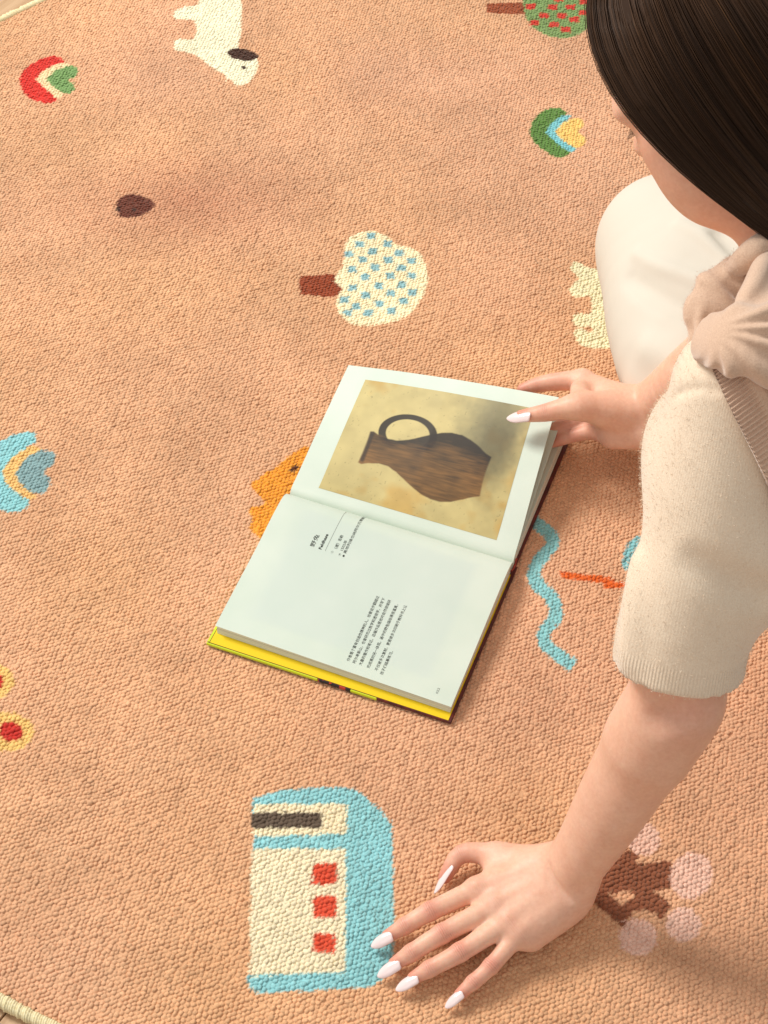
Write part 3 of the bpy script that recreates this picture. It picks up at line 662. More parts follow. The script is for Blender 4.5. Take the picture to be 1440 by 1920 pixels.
def nail(base, tip, nrm, width, arch=0.42, droop=0.0012):
    """almond nail from the cuticle to the tip; nrm points out of the back of the finger"""
    base, tip = np.asarray(base, float), np.asarray(tip, float); d = unit(tip - base); Ln = np.linalg.norm(tip - base)
    nrm = unit(np.asarray(nrm, float) - d * (np.asarray(nrm) @ d)); sd = np.cross(d, nrm)
    nu, nv = 11, 20; V = []
    for v in np.linspace(0, 1, nv):
        w = width * 0.5 * (0.30 + 0.70 * math.sqrt(max(0, 1 - (1 - v / 0.16) ** 2)) if v < 0.16 else 1) * (1 if v < 0.45 else max(0.04, (1 - ((v - 0.45) / 0.55) ** 2.1)) ** 0.62)
        for u in np.linspace(-1, 1, nu):
            x = w * math.sin(u * 1.15) / math.sin(1.15); z = -arch * w * (1 - math.cos(u * 1.15)) / (1 - math.cos(1.15))
            y = v * Ln - (0.10 * width * u * u if v < 0.04 else 0) * -1 * (1 - v / 0.04 if v < 0.04 else 0)
            zz_ = 0.0006 * math.sin(v * math.pi) * 1.6 - droop * v * v
            V.append(base + d * y + sd * x + nrm * (z + zz_))
    V = np.array(V); f = grid_faces(nv, nu)
    NAILS.append((V, f, nrm))

def finger(bl, P, R, dors, k=0.004, knuckle=True):
    """P joint centres from knuckle to tip, dors the outward back-of-finger direction"""
    bl.chain(P, R, 0.0055)
    dors = unit(dors)
    for i in (1, 2):
        if i < len(P) - 1: bl.ball(P[i] + dors * R[i] * 0.06, R[i] * 1.0, 0.003)
    # pad under the fingertip
    return bl

def lay(blob, x, y, off, h_default):
    """where the line of sight at x, y first meets the body or garment, off above it"""
    o = np.array((0, 0, CAM_H)); d = unit(W(x, y, 0.3) - o); t = 0.7
    for _ in range(120):
        v = blob.eval((o + d * t)[None])[0] - off
        if v < 0.0005: return o + d * t
        t += max(v * 0.75, 0.0006)
        if t > 2.7: break
    return W(x, y, h_default)
def ridge(blob, pts, R, k, sink, op='u', h=0.4):
    blob.chain([lay(blob, x, y, -s_, h) for (x, y), s_ in zip(pts, np.broadcast_to(sink, len(pts)))], R, k, op)
# ---------------------------------------------------------------- left hand and forearm, propped on the rug
LH = Blob(); sp_l = []
UPV = np.array((0, 0, 1.0))
wr = W(1062, 1640, 0.046)
elb = W(1264, 1318, 0.285)
fa = unit(elb - wr)
SHL = W(1368, 742, 0.540)
LH.chain([lerp(wr, elb, 0.8), elb, lerp(elb, SHL, 0.12), lerp(elb, SHL, 0.3)], [0.036, 0.0375, 0.0395, 0.0405], 0.02)
side_l = unit(np.cross(fa, np.array((0.55, -0.8, 0.35))))   # across the wrist
perp = unit(np.cross(side_l, fa))
tw = W(1017, 1602, 0.045) - W(1095, 1705, 0.045); tw = unit(tw - fa * (tw @ fa)); thick = unit(np.cross(tw, fa))
LH.chain([wr, lerp(wr, elb, 0.16) - tw * 0.002, lerp(wr, elb, 0.45) - tw * 0.001, lerp(wr, elb, 0.76), lerp(wr, elb, 1.02)], [0.0285, 0.0298, 0.0358, 0.0395, 0.0395], 0.02, flat=(thick, 0.80))
LH.ball(lerp(wr, elb, 0.05) - tw * 0.021 + thick * 0.004, 0.0085, 0.014)       # ulna head
mcp = [W(893, 1668, 0.027), W(928, 1698, 0.030), W(953, 1728, 0.029), W(972, 1752, 0.025)]
pip = [W(806, 1709, 0.0225), W(829, 1751, 0.0235), W(862, 1786, 0.0225), W(920, 1812, 0.0180)]
dip = [W(758, 1737, 0.0145), W(771, 1787, 0.0150), W(805, 1817, 0.0145), W(887, 1842, 0.0125)]
tip = [W(727, 1755, 0.0085), W(740, 1807, 0.0085), W(775, 1834, 0.0085), W(862, 1864, 0.0080)]
ntb = [W(735, 1752, 0.0165), W(749, 1803, 0.0165), W(783, 1830, 0.0160), W(867, 1860, 0.0145)]
ntt = [W(695, 1775, 0.0065), W(707, 1831, 0.0065), W(741, 1856, 0.0065), W(834, 1889, 0.0060)]
rad = [(0.0106, 0.0091, 0.0080, 0.0062), (0.0108, 0.0094, 0.0082, 0.0063), (0.0104, 0.0090, 0.0078, 0.0061), (0.0090, 0.0077, 0.0069, 0.0055)]
carp = [lerp(wr, W(1017, 1602, 0.045), 0.55), lerp(wr, W(1030, 1625, 0.042), 0.3), wr, lerp(wr, W(1100, 1700, 0.040), 0.5)]
for i in range(4):
    LH.cone(carp[i] + np.array((0, 0, -0.004)), mcp[i], 0.0165, 0.0112, 0.014)
for i in range(3):
    LH.cone(lerp(carp[i], carp[i + 1], 0.5) - UPV * 0.006, lerp(mcp[i], mcp[i + 1], 0.5) - UPV * 0.003, 0.0155, 0.0095, 0.012)
LH.ball(W(1020, 1690, 0.016), (0.030, 0.024, 0.014), 0.02)
LH.cone(W(1064, 1692, 0.024), W(998, 1760, 0.017), 0.0165, 0.0110, 0.018)     # heel of the hand, little-finger side
for i in range(4):
    dors = UPV * 1.0 + 0.25 * (wr - mcp[i]) / 0.08
    finger(LH, [mcp[i], pip[i], dip[i], tip[i]], rad[i], dors)
    sp_l += [(pip[i] + UPV * 0.006, 0.010, 0.62), (dip[i] + UPV * 0.004, 0.009, 0.55), (tip[i], 0.012, 0.75), (mcp[i] + UPV * 0.008, 0.009, 0.22)]
    JOINTS.append((pip[i], unit(dip[i] - mcp[i]), UPV, rad[i][1], 1.0)); JOINTS.append((dip[i], unit(tip[i] - pip[i]), UPV, rad[i][2], 0.7)); JOINTS.append((mcp[i], unit(pip[i] - carp[i]), UPV, 0.012, 0.25))
    # knuckle and tendon
    LH.ball(mcp[i] + UPV * 0.0052, 0.0078, 0.008)
    LH.cone(mcp[i] + UPV * 0.0085, lerp(mcp[i], carp[i], 0.75) + UPV * 0.0085, 0.0026, 0.0018, 0.007)
    nail(ntb[i], ntt[i], unit(UPV + 0.35 * unit(wr - mcp[i])), (0.0118, 0.0122, 0.0116, 0.0096)[i])
# thumb
tm = [W(1000, 1618, 0.034), W(930, 1604, 0.025), W(866, 1601, 0.021), W(834, 1645, 0.0095)]
LH.cone(carp[0], tm[1], 0.0150, 0.0120, 0.016)
LH.chain(tm, [0.0145, 0.0112, 0.0094, 0.0064], 0.006)
LH.cone(tm[1] + np.array((0, -0.004, 0)), lerp(mcp[0], carp[0], 0.25) - UPV * 0.004, 0.0085, 0.0085, 0.016)   # web
sp_l += [(tm[3], 0.016, 0.75), (tm[2], 0.013, 0.5), (lerp(tm[1], tm[2], .5), 0.014, 0.3)]
JOINTS.append((tm[2], unit(tm[3] - tm[1]), unit((-0.6, 0.3, 0.7)), 0.0095, 0.9))
nail(W(846, 1618, 0.021), W(812, 1674, 0.0065), unit(np.array((-0.80, 0.05, 0.52))), 0.0118)
ridge(LH, [(1226, 1356), (1250, 1345), (1274, 1334)], [0.006, 0.008, 0.006], 0.02, [-0.006, -0.0045, -0.006], 's')      # crook of the elbow
# wrist crease
ridge(LH, [(1024, 1618), (1034, 1642), (1050, 1668), (1070, 1692)], [0.0015, 0.0022, 0.0022, 0.0015], 0.005, [-0.0022, -0.0008, -0.0008, -0.0022], 's')
sp_l += [(W(1290, 1330, 0.30), 0.03, 0.25)]
add_skin(LH, 0.00130, sp_l)

# ---------------------------------------------------------------- right hand holding the far page
RH = Blob(); sp_r = []
rw = W(1212, 768, 0.092)
relb = W(1345, 668, 0.200)
ra_ = unit(relb - rw)
RH.chain([rw, lerp(rw, relb, 0.3), lerp(rw, relb, 0.7), lerp(rw, relb, 1.25)], [0.0285, 0.0300, 0.0350, 0.0400], 0.02, flat=((0.2, -0.6, 0.75), 0.84))
# palm: opens up and to the left
im = W(1092, 712, 0.082); mm = W(1098, 745, 0.070); rm = W(1104, 778, 0.062); pm_ = W(1118, 806, 0.058)
for q, r0, r1 in ((im, 0.0150, 0.0112), (mm, 0.0160, 0.0115), (rm, 0.0160, 0.0112), (pm_, 0.0150, 0.0105)):
    RH.cone(lerp(rw, q, 0.12), q, r0 + 0.003, r1, 0.016)
RH.cone(W(1150, 820, 0.062), W(1205, 815, 0.075), 0.0140, 0.0170, 0.02)
# index finger lies behind the page corner
ifn = [im, W(1040, 716, 0.074), W(1006, 722, 0.066), W(980, 730, 0.060)]
RH.chain(ifn, [0.0128, 0.0108, 0.0092, 0.0070], 0.007)
# middle, ring and little finger reach under the leaves
mfn = [mm, W(1050, 762, 0.060), W(1015, 775, 0.050), W(990, 785, 0.044)]
rfn = [rm, W(1058, 797, 0.050), W(1024, 812, 0.040), W(1000, 820, 0.035)]
pfn = [pm_, W(1078, 816, 0.048), W(1046, 826, 0.038), W(1026, 832, 0.033)]
for P, R in ((mfn, (0.0110, 0.0094, 0.0082, 0.0065)), (rfn, (0.0106, 0.0090, 0.0078, 0.0062)), (pfn, (0.0096, 0.0082, 0.0072, 0.0056))):
    RH.chain(P, R, 0.005)
    sp_r += [(P[1], 0.014, 0.55), (P[2], 0.014, 0.7), (P[3], 0.014, 0.8), (P[0], 0.016, 0.45)]
sp_r += [(ifn[1], 0.016, 0.4), (ifn[2], 0.014, 0.6), (ifn[3], 0.014, 0.75), (W(1060, 735, 0.085), 0.014, 0.5)]
# thumb on top of the page
tb = [W(1168, 768, 0.098), W(1086, 762, 0.109), W(1022, 774, 0.100), W(978, 780, 0.0935)]
RH.chain(tb, [0.0195, 0.0142, 0.0104, 0.0072], 0.012)
RH.ball(W(1145, 768, 0.094), (0.030, 0.020, 0.016), 0.02)
RH.cone(W(1085, 730, 0.092), tb[1], 0.0100, 0.0110, 0.016)            # web between thumb and index
sp_r += [(tb[2], 0.012, 0.5), (tb[3], 0.014, 0.7)]
JOINTS.append((tb[2], unit(tb[3] - tb[1]), UPV, 0.0104, 1.0))
nail(W(995, 777, 0.1035), W(949, 783, 0.0915), unit((-0.25, -0.25, 1)), 0.0150, droop=0.0016)
add_skin(RH, 0.00130, sp_r)

# ---------------------------------------------------------------- head, neck and torso
HC = W(1384, 122, 0.70)
HF = unit((-0.69, 0.37, -0.62)); HU = unit(np.array((0, 0, 1.0)) - HF[2] * HF); HL = np.cross(HU, HF)
HM = np.stack([HL, HF, HU])                                   # rows: head's left, forward, up
def H(l, f, u): return HC + HL * l + HF * f + HU * u
HD = Blob()
HD.ball(H(0, -0.012, 0.03), (0.073, 0.093, 0.085), 0.02, M=HM)
HD.ball(H(0, 0.045, 0.038), (0.060, 0.048, 0.050), 0.03, M=HM)
HD.ball(H(0, 0.035, -0.035), (0.058, 0.053, 0.072), 0.03, M=HM)
for s_ in (-1, 1):
    HD.cone(H(s_ * 0.052, 0.002, -0.056), H(s_ * 0.014, 0.064, -0.104), 0.022, 0.019, 0.03)
    HD.ball(H(s_ * 0.042, 0.030, -0.080), (0.026, 0.034, 0.030), 0.03, M=HM)
    HD.ball(H(s_ * 0.046, 0.055, -0.020), (0.022, 0.022, 0.020), 0.03, M=HM)
    HD.ball(H(s_ * 0.045, 0.046, -0.056), (0.031, 0.031, 0.034), 0.03, M=HM)
    HD.ball(H(s_ * 0.031, 0.078, 0.016), (0.026, 0.013, 0.010), 0.02, M=HM)
    HD.ball(H(s_ * 0.033, 0.101, -0.004), (0.015, 0.016, 0.012), 0.014, 's', M=HM)
    HD.ball(H(s_ * 0.033, 0.075, -0.006), 0.0125, 0.004)
    HD.ball(H(s_ * 0.073, -0.012, -0.012), (0.008, 0.017, 0.030), 0.008, M=HM)
HD.cone(H(0, 0.090, 0.0), H(0, 0.113, -0.038), 0.007, 0.0105, 0.012)
HD.ball(H(0, 0.102, -0.043), (0.016, 0.010, 0.008), 0.008, M=HM)
HD.ball(H(0, 0.093, -0.063), (0.021, 0.009, 0.006), 0.006, M=HM)
HD.ball(H(0, 0.092, -0.074), (0.018, 0.010, 0.007), 0.006, M=HM)
HD.ball(H(0, 0.080, -0.100), (0.018, 0.014, 0.015), 0.02, M=HM)
SHR = W(1590, 430, 0.50); CHEST = lerp(SHL, SHR, 0.5) + np.array((0.05, -0.02, -0.07)); PELV = np.array((0.66, 0.98, 0.13))
NB = lerp(SHL, SHR, 0.5) + np.array((0.01, 0.0, 0.035))
HD.cone(H(0, -0.030, -0.055), NB, 0.050, 0.056, 0.03)
HD.cone(SHL + np.array((0.03, 0.03, -0.02)), SHR + np.array((0.03, -0.03, -0.02)), 0.045, 0.045, 0.04)
HD.cone(CHEST, PELV, 0.095, 0.11, 0.05)
HD.chain([SHL + np.array((0.01, 0.01, -0.01)), lerp(SHL, elb, 0.4), lerp(SHL, elb, 0.75)], [0.045, 0.041, 0.039], 0.03)
HD.chain([SHR, SHR + np.array((-0.01, 0.0, -0.12)), lerp(rw, relb, 1.2)], [0.045, 0.042, 0.040], 0.03)
add_skin(HD, 0.0034, [(H(0.045, 0.060, -0.035), 0.035, 0.35), (H(0.05, 0.03, -0.08), 0.05, 0.22)])
# brow and lashes
m_dark, nt, b = new_mat('dark_lashes', srgb(58, 36, 26), 0.6)
def hair_bits(name, roots, dirs, r):
    V, F_, n0 = [], [], 0
    for p, d in zip(roots, dirs):
        v, f = tube([p, p + d * 0.5 + HU * 0.0004, p + d], [r, r * 0.8, r * 0.2], 4); V.append(v); F_.append(f + n0); n0 += len(v)
    mesh_obj(name, np.vstack(V), np.vstack(F_), m_dark, body_parent)
LASH = []
for s_ in (-1, 1):
    rts = [H(s_ * (0.033 + 0.013 * t), 0.0875 - 0.004 * abs(t), -0.006 - 0.002 * t * t) for t in np.linspace(-1, 1, 26)]
    LASH.append(('eyelashes', rts, [HF * 0.008 - HU * 0.001 + HL * s_ * 0.004 * t for t in np.linspace(-1, 1, 26)], 0.00022))
    rts = [H(s_ * (0.033 + 0.017 * t) + random.gauss(0, .0005), 0.0915 - 0.012 * max(t, 0) ** 2, 0.017 + random.gauss(0, 0.0012) - 0.003 * t * t) for t in np.linspace(-1, 1, 70)]
    LASH.append(('eyebrow', rts, [HL * s_ * 0.006 + HF * 0.0012 + HU * 0.001 for _ in rts], 0.0003))

# ------------------------------------------------------------------ skin mesh and nails
body = mesh_obj('body', np.vstack(SKIN_V), np.vstack(SKIN_F), m_skin, person, attrs={'flush': np.concatenate(SKIN_A), 'crease_at': np.concatenate(SKIN_C), 'crease_mask': np.concatenate(SKIN_M)})
for V, f, nrm in NAILS:
    o = mesh_obj('fingernail', V, f, m_nail, body)
    md = o.modifiers.new('thickness', 'SOLIDIFY'); md.thickness = 0.0006; md.offset = 0

# ------------------------------------------------------------------ lashes, brows
body_parent = body
for a_ in LASH: hair_bits(*a_)

# ================================================================== HAIR
m_hair, nt, b = new_mat('dark_brown_hair', srgb(48, 34, 26), 0.50, 0.22)
rn = N(nt, 'ShaderNodeAttribute', attribute_name='tone')
r_ = ramp(nt, rn.outputs['Fac'], [(0.0, srgb(46, 31, 22)), (0.6, srgb(78, 53, 35)), (1.0, srgb(124, 86, 52))]); L(nt, r_.outputs[0], b.inputs['Base Color'])
HB = Blob()
HB.ball(H(0, -0.016, 0.034), (0.083, 0.100, 0.092), 0.02, M=HM)
HB.chain([H(0.055, 0.010, 0.03), H(0.066, 0.000, -0.03), W(1395, 380, 0.640), W(1465, 455, 0.600), W(1560, 560, 0.555)], [0.050, 0.040, 0.040, 0.045, 0.05], 0.04, flat=(unit(HL * 0.7 + np.array((0, 0, 0.7))), 0.55))
HB.chain([H(0, -0.075, 0.02), H(0, -0.085, -0.04), W(1560, 330, 0.640), W(1640, 500, 0.58)], [0.060, 0.055, 0.055, 0.06], 0.04)
# strands over the volume
def hit(px, py, off, h0):
    o = np.array((0, 0, CAM_H)); d = unit(W(px, py, 0.3) - o); t = 0.6; best = (9, None)
    for _ in range(60):
        p = o + d * t; v = HB.eval(p[None])[0] - off
        if v < best[0]: best = (v, p)
        if v < 0.0004: break
        t += max(v * 0.8, 0.0006)
        if t > 1.9: break
    return best[1]
GUIDES = [
    [(1146, -120), (1106, -30), (1108, 60), (1146, 162), (1228, 262), (1318, 345), (1398, 408), (1460, 455), (1545, 535)],
    [(1180, -130), (1150, -40), (1165, 60), (1215, 165), (1285, 262), (1360, 345), (1430, 410), (1490, 460), (1570, 540)],
    [(1215, -140), (1215, -50), (1245, 50), (1300, 150), (1365, 245), (1435, 330), (1490, 395), (1540, 450), (1610, 530)],
    [(1245, -150), (1290, -70), (1340, 20), (1400, 120), (1465, 215), (1525, 300), (1570, 370), (1610, 430), (1660, 510)],
    [(1270, -160), (1370, -90), (1440, 0), (1500, 90), (1560, 180), (1610, 270), (1650, 340), (1680, 410), (1700, 490)],
]
NPT = 22
GP = []
for g_ in GUIDES:
    q = catmull(g_, NPT); GP.append(np.array([hit(x, y, 0.002, 0.7) for x, y in q]))
GP = np.array(GP)                                               # guides x points x 3
for it in range(3): GP[:, 1:-1] = (GP[:, :-2] + 2 * GP[:, 1:-1] + GP[:, 2:]) / 4
# the solid under-volume stops just inside the strands on the face side
ch = unit(GP[0][-7] - GP[0][4]); ou = unit(GP[0][9] - HC); cn = np.cross(ch, ou); cn = cn if cn @ HF > 0 else -cn
HB.halfspace(GP[0][8] - cn * 0.003, cn)
hv, hf = HB.mesh(0.0030)
hair = mesh_obj('hair', hv, hf, m_hair, person, attrs={'tone': np.full(len(hv), 0.12)})
tag(hair, 'long straight dark brown hair falling past the cheek')
NST = 3900; V, F_, TN = [], [], []
gc = GP.mean((0, 1))
u_ = RNG.random(NST) ** 0.9; u_[:900] *= 0.12; tt_ = np.linspace(0, 1, NPT)
for i in range(NST):
    x = u_[i] * (len(GUIDES) - 1); k = min(int(x), len(GUIDES) - 2); f_ = x - k
    lo_, hi_ = (max(k - 1, 0), k, k + 1, min(k + 2, len(GUIDES) - 1)), 0
    a, b_, c_, d_ = GP[lo_[0]], GP[lo_[1]], GP[lo_[2]], GP[lo_[3]]
    P = 0.5 * (2 * b_ + (c_ - a) * f_ + (2 * a - 5 * b_ + 4 * c_ - d_) * f_ ** 2 + (3 * b_ - a - 3 * c_ + d_) * f_ ** 3)
    out = P - HC - HU * ((P - HC) @ HU)[:, None] * 0.3; out /= np.linalg.norm(out, axis=1)[:, None] + 1e-9
    clump = math.sin(u_[i] * 160 + 3 * math.sin(u_[i] * 37)) * 0.0011
    depth_ = RNG.random() ** 2 * 0.004 - 0.0012
    wv = 0.0012 * np.sin(tt_ * RNG.uniform(3, 7) + RNG.uniform(0, 6.3))
    P = P + out * (depth_ + clump * np.sin(tt_ * 3)[:, None] + 0) + np.array((0.5, 0.3, 0.2)) * wv[:, None] * (RNG.random() < 0.6)
    if RNG.random() < 0.03: P = P + out * (0.004 * np.sin(tt_ * 3.1))[:, None]
    if i % 55 == 0: P = P + cn * (RNG.uniform(0.002, 0.006) * np.sin(tt_ * RNG.uniform(2.2, 4.0)))[:, None] + out * (0.003 * np.sin(tt_ * 3.1))[:, None]      # a few loose hairs
    e = int(NPT * RNG.uniform(0.9, 1.0)); P = P[:e]
    v, f = tube(P, np.linspace(0.00042, 0.00030, e), 3); F_.append(f + sum_ if i else f); sum_ = (sum_ if i else 0) + len(v); V.append(v)
    TN.append(np.full(len(v), np.clip(RNG.normal(0.36, 0.13) + 0.10 * math.sin(u_[i] * 90), 0, 1)))
st = mesh_obj('strands', np.vstack(V), np.vstack(F_), m_hair, hair, attrs={'tone': np.concatenate(TN)}); st['kind'] = 'stuff'

# ================================================================== CLOTHES
def knit_mat(name, c0, c1, scale=700, wale=None, bumpk=0.5):
    m, nt, b = new_mat(name, c0, 0.95, 0.1)
    n1 = noise(nt, scale, 3, 0.7); n2 = noise(nt, 22, 4, 0.6)
    r = ramp(nt, n1.outputs[0], [(0.25, c0), (0.75, c1)]); r2 = ramp(nt, n2.outputs[0], [(0.3, (0.95, 0.94, 0.93, 1)), (0.7, (1.03, 1.03, 1.03, 1))])
    L(nt, mixc(nt, 1.0, r.outputs[0], r2.outputs[0], 'MULTIPLY'), b.inputs['Base Color'])
    b.inputs['Sheen Weight'].default_value = 0.6; b.inputs['Sheen Roughness'].default_value = 0.5
    bump(nt, b, n1.outputs[0], bumpk, 0.0008)
    at = N(nt, 'ShaderNodeAttribute', attribute_name='rib')       # rib phase: 0 where plain
    sn = N(nt, 'ShaderNodeMath', operation='SINE'); L(nt, at.outputs['Fac'], sn.inputs[0])
    am = N(nt, 'ShaderNodeAttribute', attribute_name='ribmask'); mu = N(nt, 'ShaderNodeMath', operation='MULTIPLY'); L(nt, sn.outputs[0], mu.inputs[0]); L(nt, am.outputs['Fac'], mu.inputs[1]); bump(nt, b, mu.outputs[0], 0.35, 0.0008)
    return m
m_cream = knit_mat('cream_knit', srgb(234, 209, 183), srgb(249, 232, 210))
m_pink = knit_mat('dusty_pink_knit', srgb(204, 168, 144), srgb(231, 199, 174), 800)
# cream short-sleeved top
TP = Blob()
cuff = lerp(SHL, elb, 0.865)
ax_s = unit(elb - SHL)
TP.ball(W(1425, 1040, 0.40), (0.045, 0.05, 0.06), 0.05)
TP.chain([SHL + np.array((0.006, 0.01, 0.0)), lerp(SHL, elb, 0.35) + np.array((0.007, 0, 0)), lerp(SHL, elb, 0.7) + np.array((-0.003, 0, 0)), lerp(SHL, elb, 1.05) + np.array((0.000, 0, 0))], [0.050, 0.050, 0.0545, 0.0570], 0.04)
TP.cone(SHL + np.array((0.045, 0.030, -0.030)), SHR + np.array((0.03, -0.02, -0.02)), 0.050, 0.060, 0.05)
TP.cone(CHEST, PELV, 0.105, 0.135, 0.06)
TP.ball(W(1290, 850, 0.450), (0.036, 0.055, 0.045), 0.05)
# soft folds
ridge(TP, [(1440, 1120), (1400, 1108), (1350, 1085), (1300, 1060)], [0.006, 0.007, 0.007, 0.005], 0.022, [-0.003, -0.0035, -0.0045, -0.006], 's')
ridge(TP, [(1206, 1060), (1194, 1150), (1186, 1235)], [0.007, 0.009, 0.007], 0.018, 0.0065)
ridge(TP, [(1262, 742), (1305, 728), (1346, 734)], [0.0016, 0.0018, 0.0016], 0.004, 0.0002, 's')     # shoulder seam
TP.halfspace(cuff, ax_s)
TP.chain([lerp(SHL, elb, 0.80), lerp(SHL, elb, 1.05)], [0.045, 0.0465], 0.004, 's')
tv, tf = TP.mesh(0.0034)
d_ = (tv - cuff) @ ax_s; rel = tv - cuff - d_[:, None] * ax_s
e1 = unit(np.cross(ax_s, (0, 0, 1)));  e1 = e1 if e1[0] < 0 else -e1; e2 = np.cross(ax_s, e1); phi_ = np.arctan2(rel @ e2, rel @ e1)
arm_ = np.clip((0.085 - np.linalg.norm(rel, axis=1)) / 0.02, 0, 1); ribm = np.maximum(np.clip((d_ + 0.026) / 0.004, 0, 1), 0.12) * arm_
topm = mesh_obj('knit_top', tv, tf, m_cream, person, attrs={'rib': phi_ * 125, 'ribmask': ribm})
tag(topm, 'cream short sleeved knit top with ribbed cuff')
# dusty pink sweater knotted over the shoulders
swt_parts = []
PC = [[(1330, 676), (1346, 712), (1372, 768), (1400, 822), (1430, 880), (1465, 950), (1500, 1020)],
      [(1354, 656), (1388, 682), (1420, 730), (1450, 784), (1480, 840), (1515, 900), (1550, 962)],
      [(1352, 640), (1405, 655), (1450, 686), (1488, 732), (1520, 782), (1552, 840), (1590, 900)],
      [(1350, 618), (1412, 606), (1470, 606), (1530, 640), (1570, 700), (1610, 770), (1640, 830)]]
PCW = np.array([[lay(TP, x, y, 0.009 + 0.004 * (r == 2), 0.56) for x, y in row] for r, row in enumerate(PC)])
nu_, nv_ = 330, 40
rows = np.array([catmull(r, nu_) for r in PCW]); Gd = np.array([catmull(rows[:, i], nv_) for i in range(nu_)])       # nu x nv x 3
nr = np.cross(np.gradient(Gd, axis=0), np.gradient(Gd, axis=1)); nr /= np.linalg.norm(nr, axis=2)[..., None] + 1e-9
if nr[..., 2].mean() < 0: nr = -nr
ui, vi = np.meshgrid(np.arange(nu_), np.linspace(0, 1, nv_), indexing='ij')
ribd = np.where(vi < 0.30, 0.0013 * np.sin(ui * 2 * math.pi / 8.2), 0)
fold = np.where(vi > 0.30, 0.006 * np.sin((vi - 0.30) * 15 + ui * 0.008) * np.clip((vi - 0.30) * 6, 0, 1), 0) + 0.0025 * np.exp(-((vi - 0.31) / 0.03) ** 2)
Gd = Gd + nr * (ribd + fold)[..., None]
sw = mesh_obj('tied_sweater', Gd.reshape(-1, 3), grid_faces(nu_, nv_), m_pink, person, attrs={'rib': np.zeros(nu_ * nv_), 'ribmask': np.zeros(nu_ * nv_)})
tag(sw, 'dusty pink sweater with ribbed hem knotted over the shoulders')
md = sw.modifiers.new('thickness', 'SOLIDIFY'); md.thickness = 0.005; md.offset = -1
KN = Blob()
def bundle(pts, spread, R, k, n=3):
    """cloth gathered into n soft pleats running the same way"""
    P = np.array([W(*p) for p in pts]); T = np.gradient(P, axis=0); view = np.array((0, -0.64, 0.77)); X_ = np.cross(T, view); X_ /= np.linalg.norm(X_, axis=1)[:, None]
    for j in range(n):
        o_ = (j - (n - 1) / 2)
        KN.chain(list(P + X_ * (np.array(spread) * o_)[:, None] - view * 0.003 * abs(o_)), [r * (1 - 0.08 * (j % 2)) for r in R], k)
VW = unit((0, -0.62, 0.78))
KN.chain([W(1450, 520, 0.570), W(1398, 540, 0.580), W(1362, 562, 0.580), W(1340, 600, 0.572), W(1334, 640, 0.560)], [0.022, 0.027, 0.028, 0.024, 0.016], 0.004, flat=(VW, 0.5))
KN.chain([W(1404, 516, 0.588), W(1366, 515, 0.590), W(1334, 545, 0.588), W(1313, 600, 0.578), W(1312, 648, 0.568)], [0.004, 0.005, 0.005, 0.005, 0.004], 0.003)
ridge(KN, [(1368, 535), (1395, 560), (1430, 572)], [0.003, 0.004, 0.003], 0.008, -0.001, 's')
KN.chain([W(1372, 505, 0.600), W(1405, 482, 0.618), W(1470, 432, 0.630)], [0.008, 0.010, 0.011], 0.004)
kv, kf = KN.mesh(0.0018)
def pleats(v, f, centre, freq, amp, r0, seed):
    """gather folds that radiate from the knot"""
    n_ = np.zeros_like(v); fn = np.cross(v[f[:, 1]] - v[f[:, 0]], v[f[:, 3]] - v[f[:, 0]])
    for c_ in range(4): np.add.at(n_, f[:, c_], fn)
    n_ /= np.linalg.norm(n_, axis=1)[:, None] + 1e-12
    ex = unit((1, 0, 0)); ey = np.cross(VW, ex); q = v - centre; a_, b_2 = q @ ex, q @ ey; rr2 = np.hypot(a_, b_2); th_ = np.arctan2(b_2, a_)
    ph_ = th_ * freq + 1.6 * np.sin(rr2 * 40 + seed) + 0.8 * np.sin(th_ * 5 + seed)
    w_ = np.sin(ph_); w_ = np.sign(w_) * np.abs(w_) ** 0.8
    return v + n_ * (amp * w_ * np.clip((rr2 - r0) / 0.03, 0, 1))[:, None]
kv = pleats(kv, kf, W(1390, 600, 0.58), 9, 0.0016, 0.012, 1.0)
mesh_obj('knot', kv, kf, m_pink, sw, attrs={'rib': np.zeros(len(kv)), 'ribmask': np.zeros(len(kv))})
K2 = KN; KN = Blob()
bundle([(1332, 634, 0.592), (1372, 636, 0.612), (1420, 642, 0.618), (1490, 650, 0.612)], [0.007, 0.010, 0.012, 0.015], [0.009, 0.011, 0.012, 0.013], 0.012, 4)
bundle([(1490, 470, 0.612), (1446, 520, 0.620), (1430, 570, 0.622), (1438, 630, 0.618)], [0.006, 0.008, 0.009, 0.010], [0.007, 0.008, 0.009, 0.010], 0.008, 3)
dv, df = KN.mesh(0.0018)
dv = pleats(dv, df, W(1318, 628, 0.60), 17, 0.0026, 0.012, 0.3)
mesh_obj('gathered_fold', dv, df, m_pink, sw, attrs={'rib': np.zeros(len(dv)), 'ribmask': np.zeros(len(dv))})
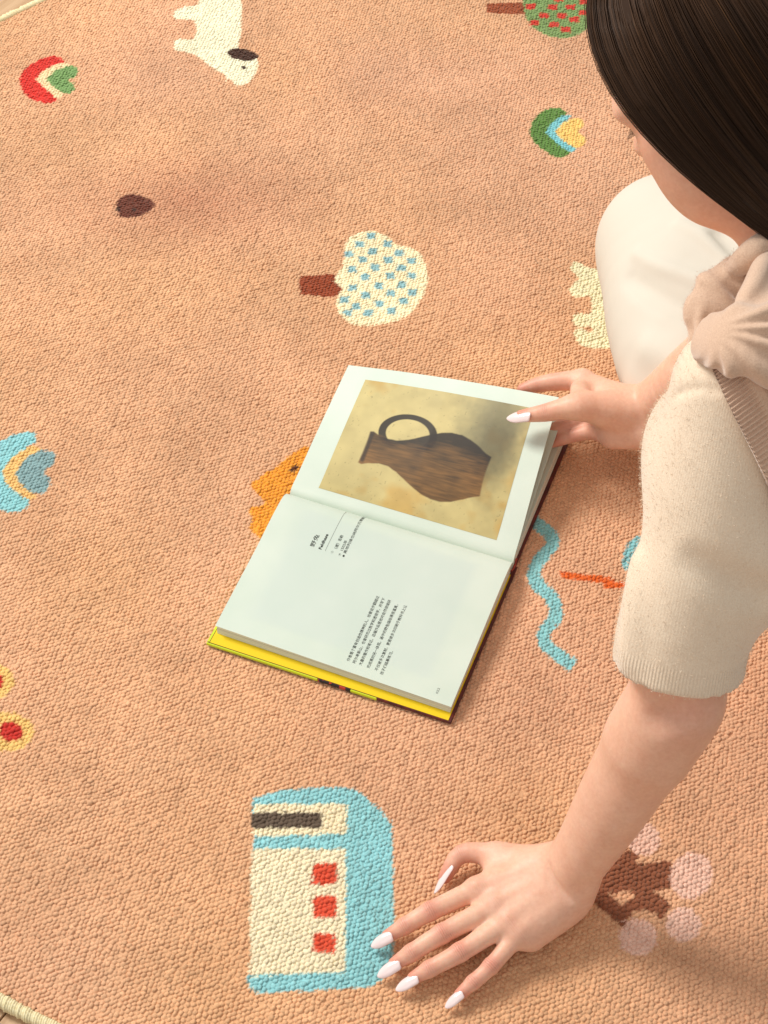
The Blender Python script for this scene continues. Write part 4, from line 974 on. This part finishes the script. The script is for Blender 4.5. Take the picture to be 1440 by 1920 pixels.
# brushed fuzz on the knitwear
def fuzz(name, v, f, mat, parent, count, ln, seed):
    r = np.random.default_rng(seed); p = v[f[:, 0]]; nn_ = np.cross(v[f[:, 1]] - p, v[f[:, 3]] - p); ln_ = np.linalg.norm(nn_, axis=1) + 1e-12; nn_ /= ln_[:, None]
    px_ = 720 + FOC * p[:, 0] / (p[:, 1] * math.cos(_p) + (CAM_H - p[:, 2]) * math.sin(_p)); ok = np.flatnonzero(px_ < 1520)
    i = r.choice(ok, count, p=ln_[ok] / ln_[ok].sum()); q = p[i] + r.normal(0, 0.0008, (count, 3)); d = nn_[i] + r.normal(0, 0.55, (count, 3)); d /= np.linalg.norm(d, axis=1)[:, None]
    t = np.cross(d, r.normal(0, 1, (count, 3))); t /= np.linalg.norm(t, axis=1)[:, None]; l = (ln * r.uniform(0.4, 1.2, count))[:, None]
    bend = np.cross(d, t) * l * r.normal(0, 0.4, (count, 1))
    V_ = np.stack([q - t * 0.00005, q + t * 0.00005, q + d * l * 0.6 + bend * 0.3, q + d * l + bend], 1).reshape(-1, 3)
    F4 = (np.array([[0, 1, 2], [2, 1, 3]])[None] + (np.arange(count) * 4)[:, None, None]).reshape(-1, 3)
    z = np.zeros(len(V_)); o = mesh_obj(name, V_, F4, mat, parent, attrs={'rib': z, 'ribmask': z}); o['kind'] = 'stuff'
fuzz('fuzz', tv, tf, m_cream, topm, 42000, 0.0026, 1)
fuzz('fuzz', kv, kf, m_pink, sw, 9000, 0.0018, 2)
# white trousers
m_trs, nt, b = new_mat('white_cotton', srgb(220, 212, 199), 0.75, 0.2)
n1 = noise(nt, 1500, 2, 0.5); bump(nt, b, n1.outputs[0], 0.15, 0.0004)
TR = Blob()
kn = W(1253, 474, 0.115)
TR.chain([kn, W(1262, 560, 0.112), W(1300, 690, 0.100), W(1345, 780, 0.085)], [0.072, 0.083, 0.085, 0.060], 0.05)
TR.chain([kn, W(1340, 480, 0.140), W(1500, 540, 0.150), PELV], [0.072, 0.085, 0.10, 0.13], 0.05)
TR.chain([W(1330, 560, 0.12), W(1480, 640, 0.13)], [0.09, 0.10], 0.05)
TR.ball(W(1244, 446, 0.115), (0.066, 0.066, 0.070), 0.05)
ridge(TR, [(1196, 478), (1245, 502), (1295, 522), (1345, 542)], [0.003, 0.007, 0.008, 0.008], 0.012, 0.0025)
ridge(TR, [(1275, 422), (1320, 446), (1365, 484)], [0.003, 0.007, 0.007], 0.012, 0.0025)
ridge(TR, [(1180, 520), (1240, 556), (1310, 588)], [0.004, 0.007, 0.007], 0.02, -0.003, 's')
ridge(TR, [(1352, 432), (1382, 465), (1408, 500), (1430, 540)], [0.008, 0.010, 0.010, 0.008], 0.014, -0.004, 's')
ridge(TR, [(1225, 655), (1275, 680), (1310, 700)], [0.005, 0.008, 0.007], 0.03, 0.0080)
rv, rf = TR.mesh(0.0042)
trs = mesh_obj('trousers', rv, rf, m_trs, person); tag(trs, 'white trousers stretched over a bent knee')
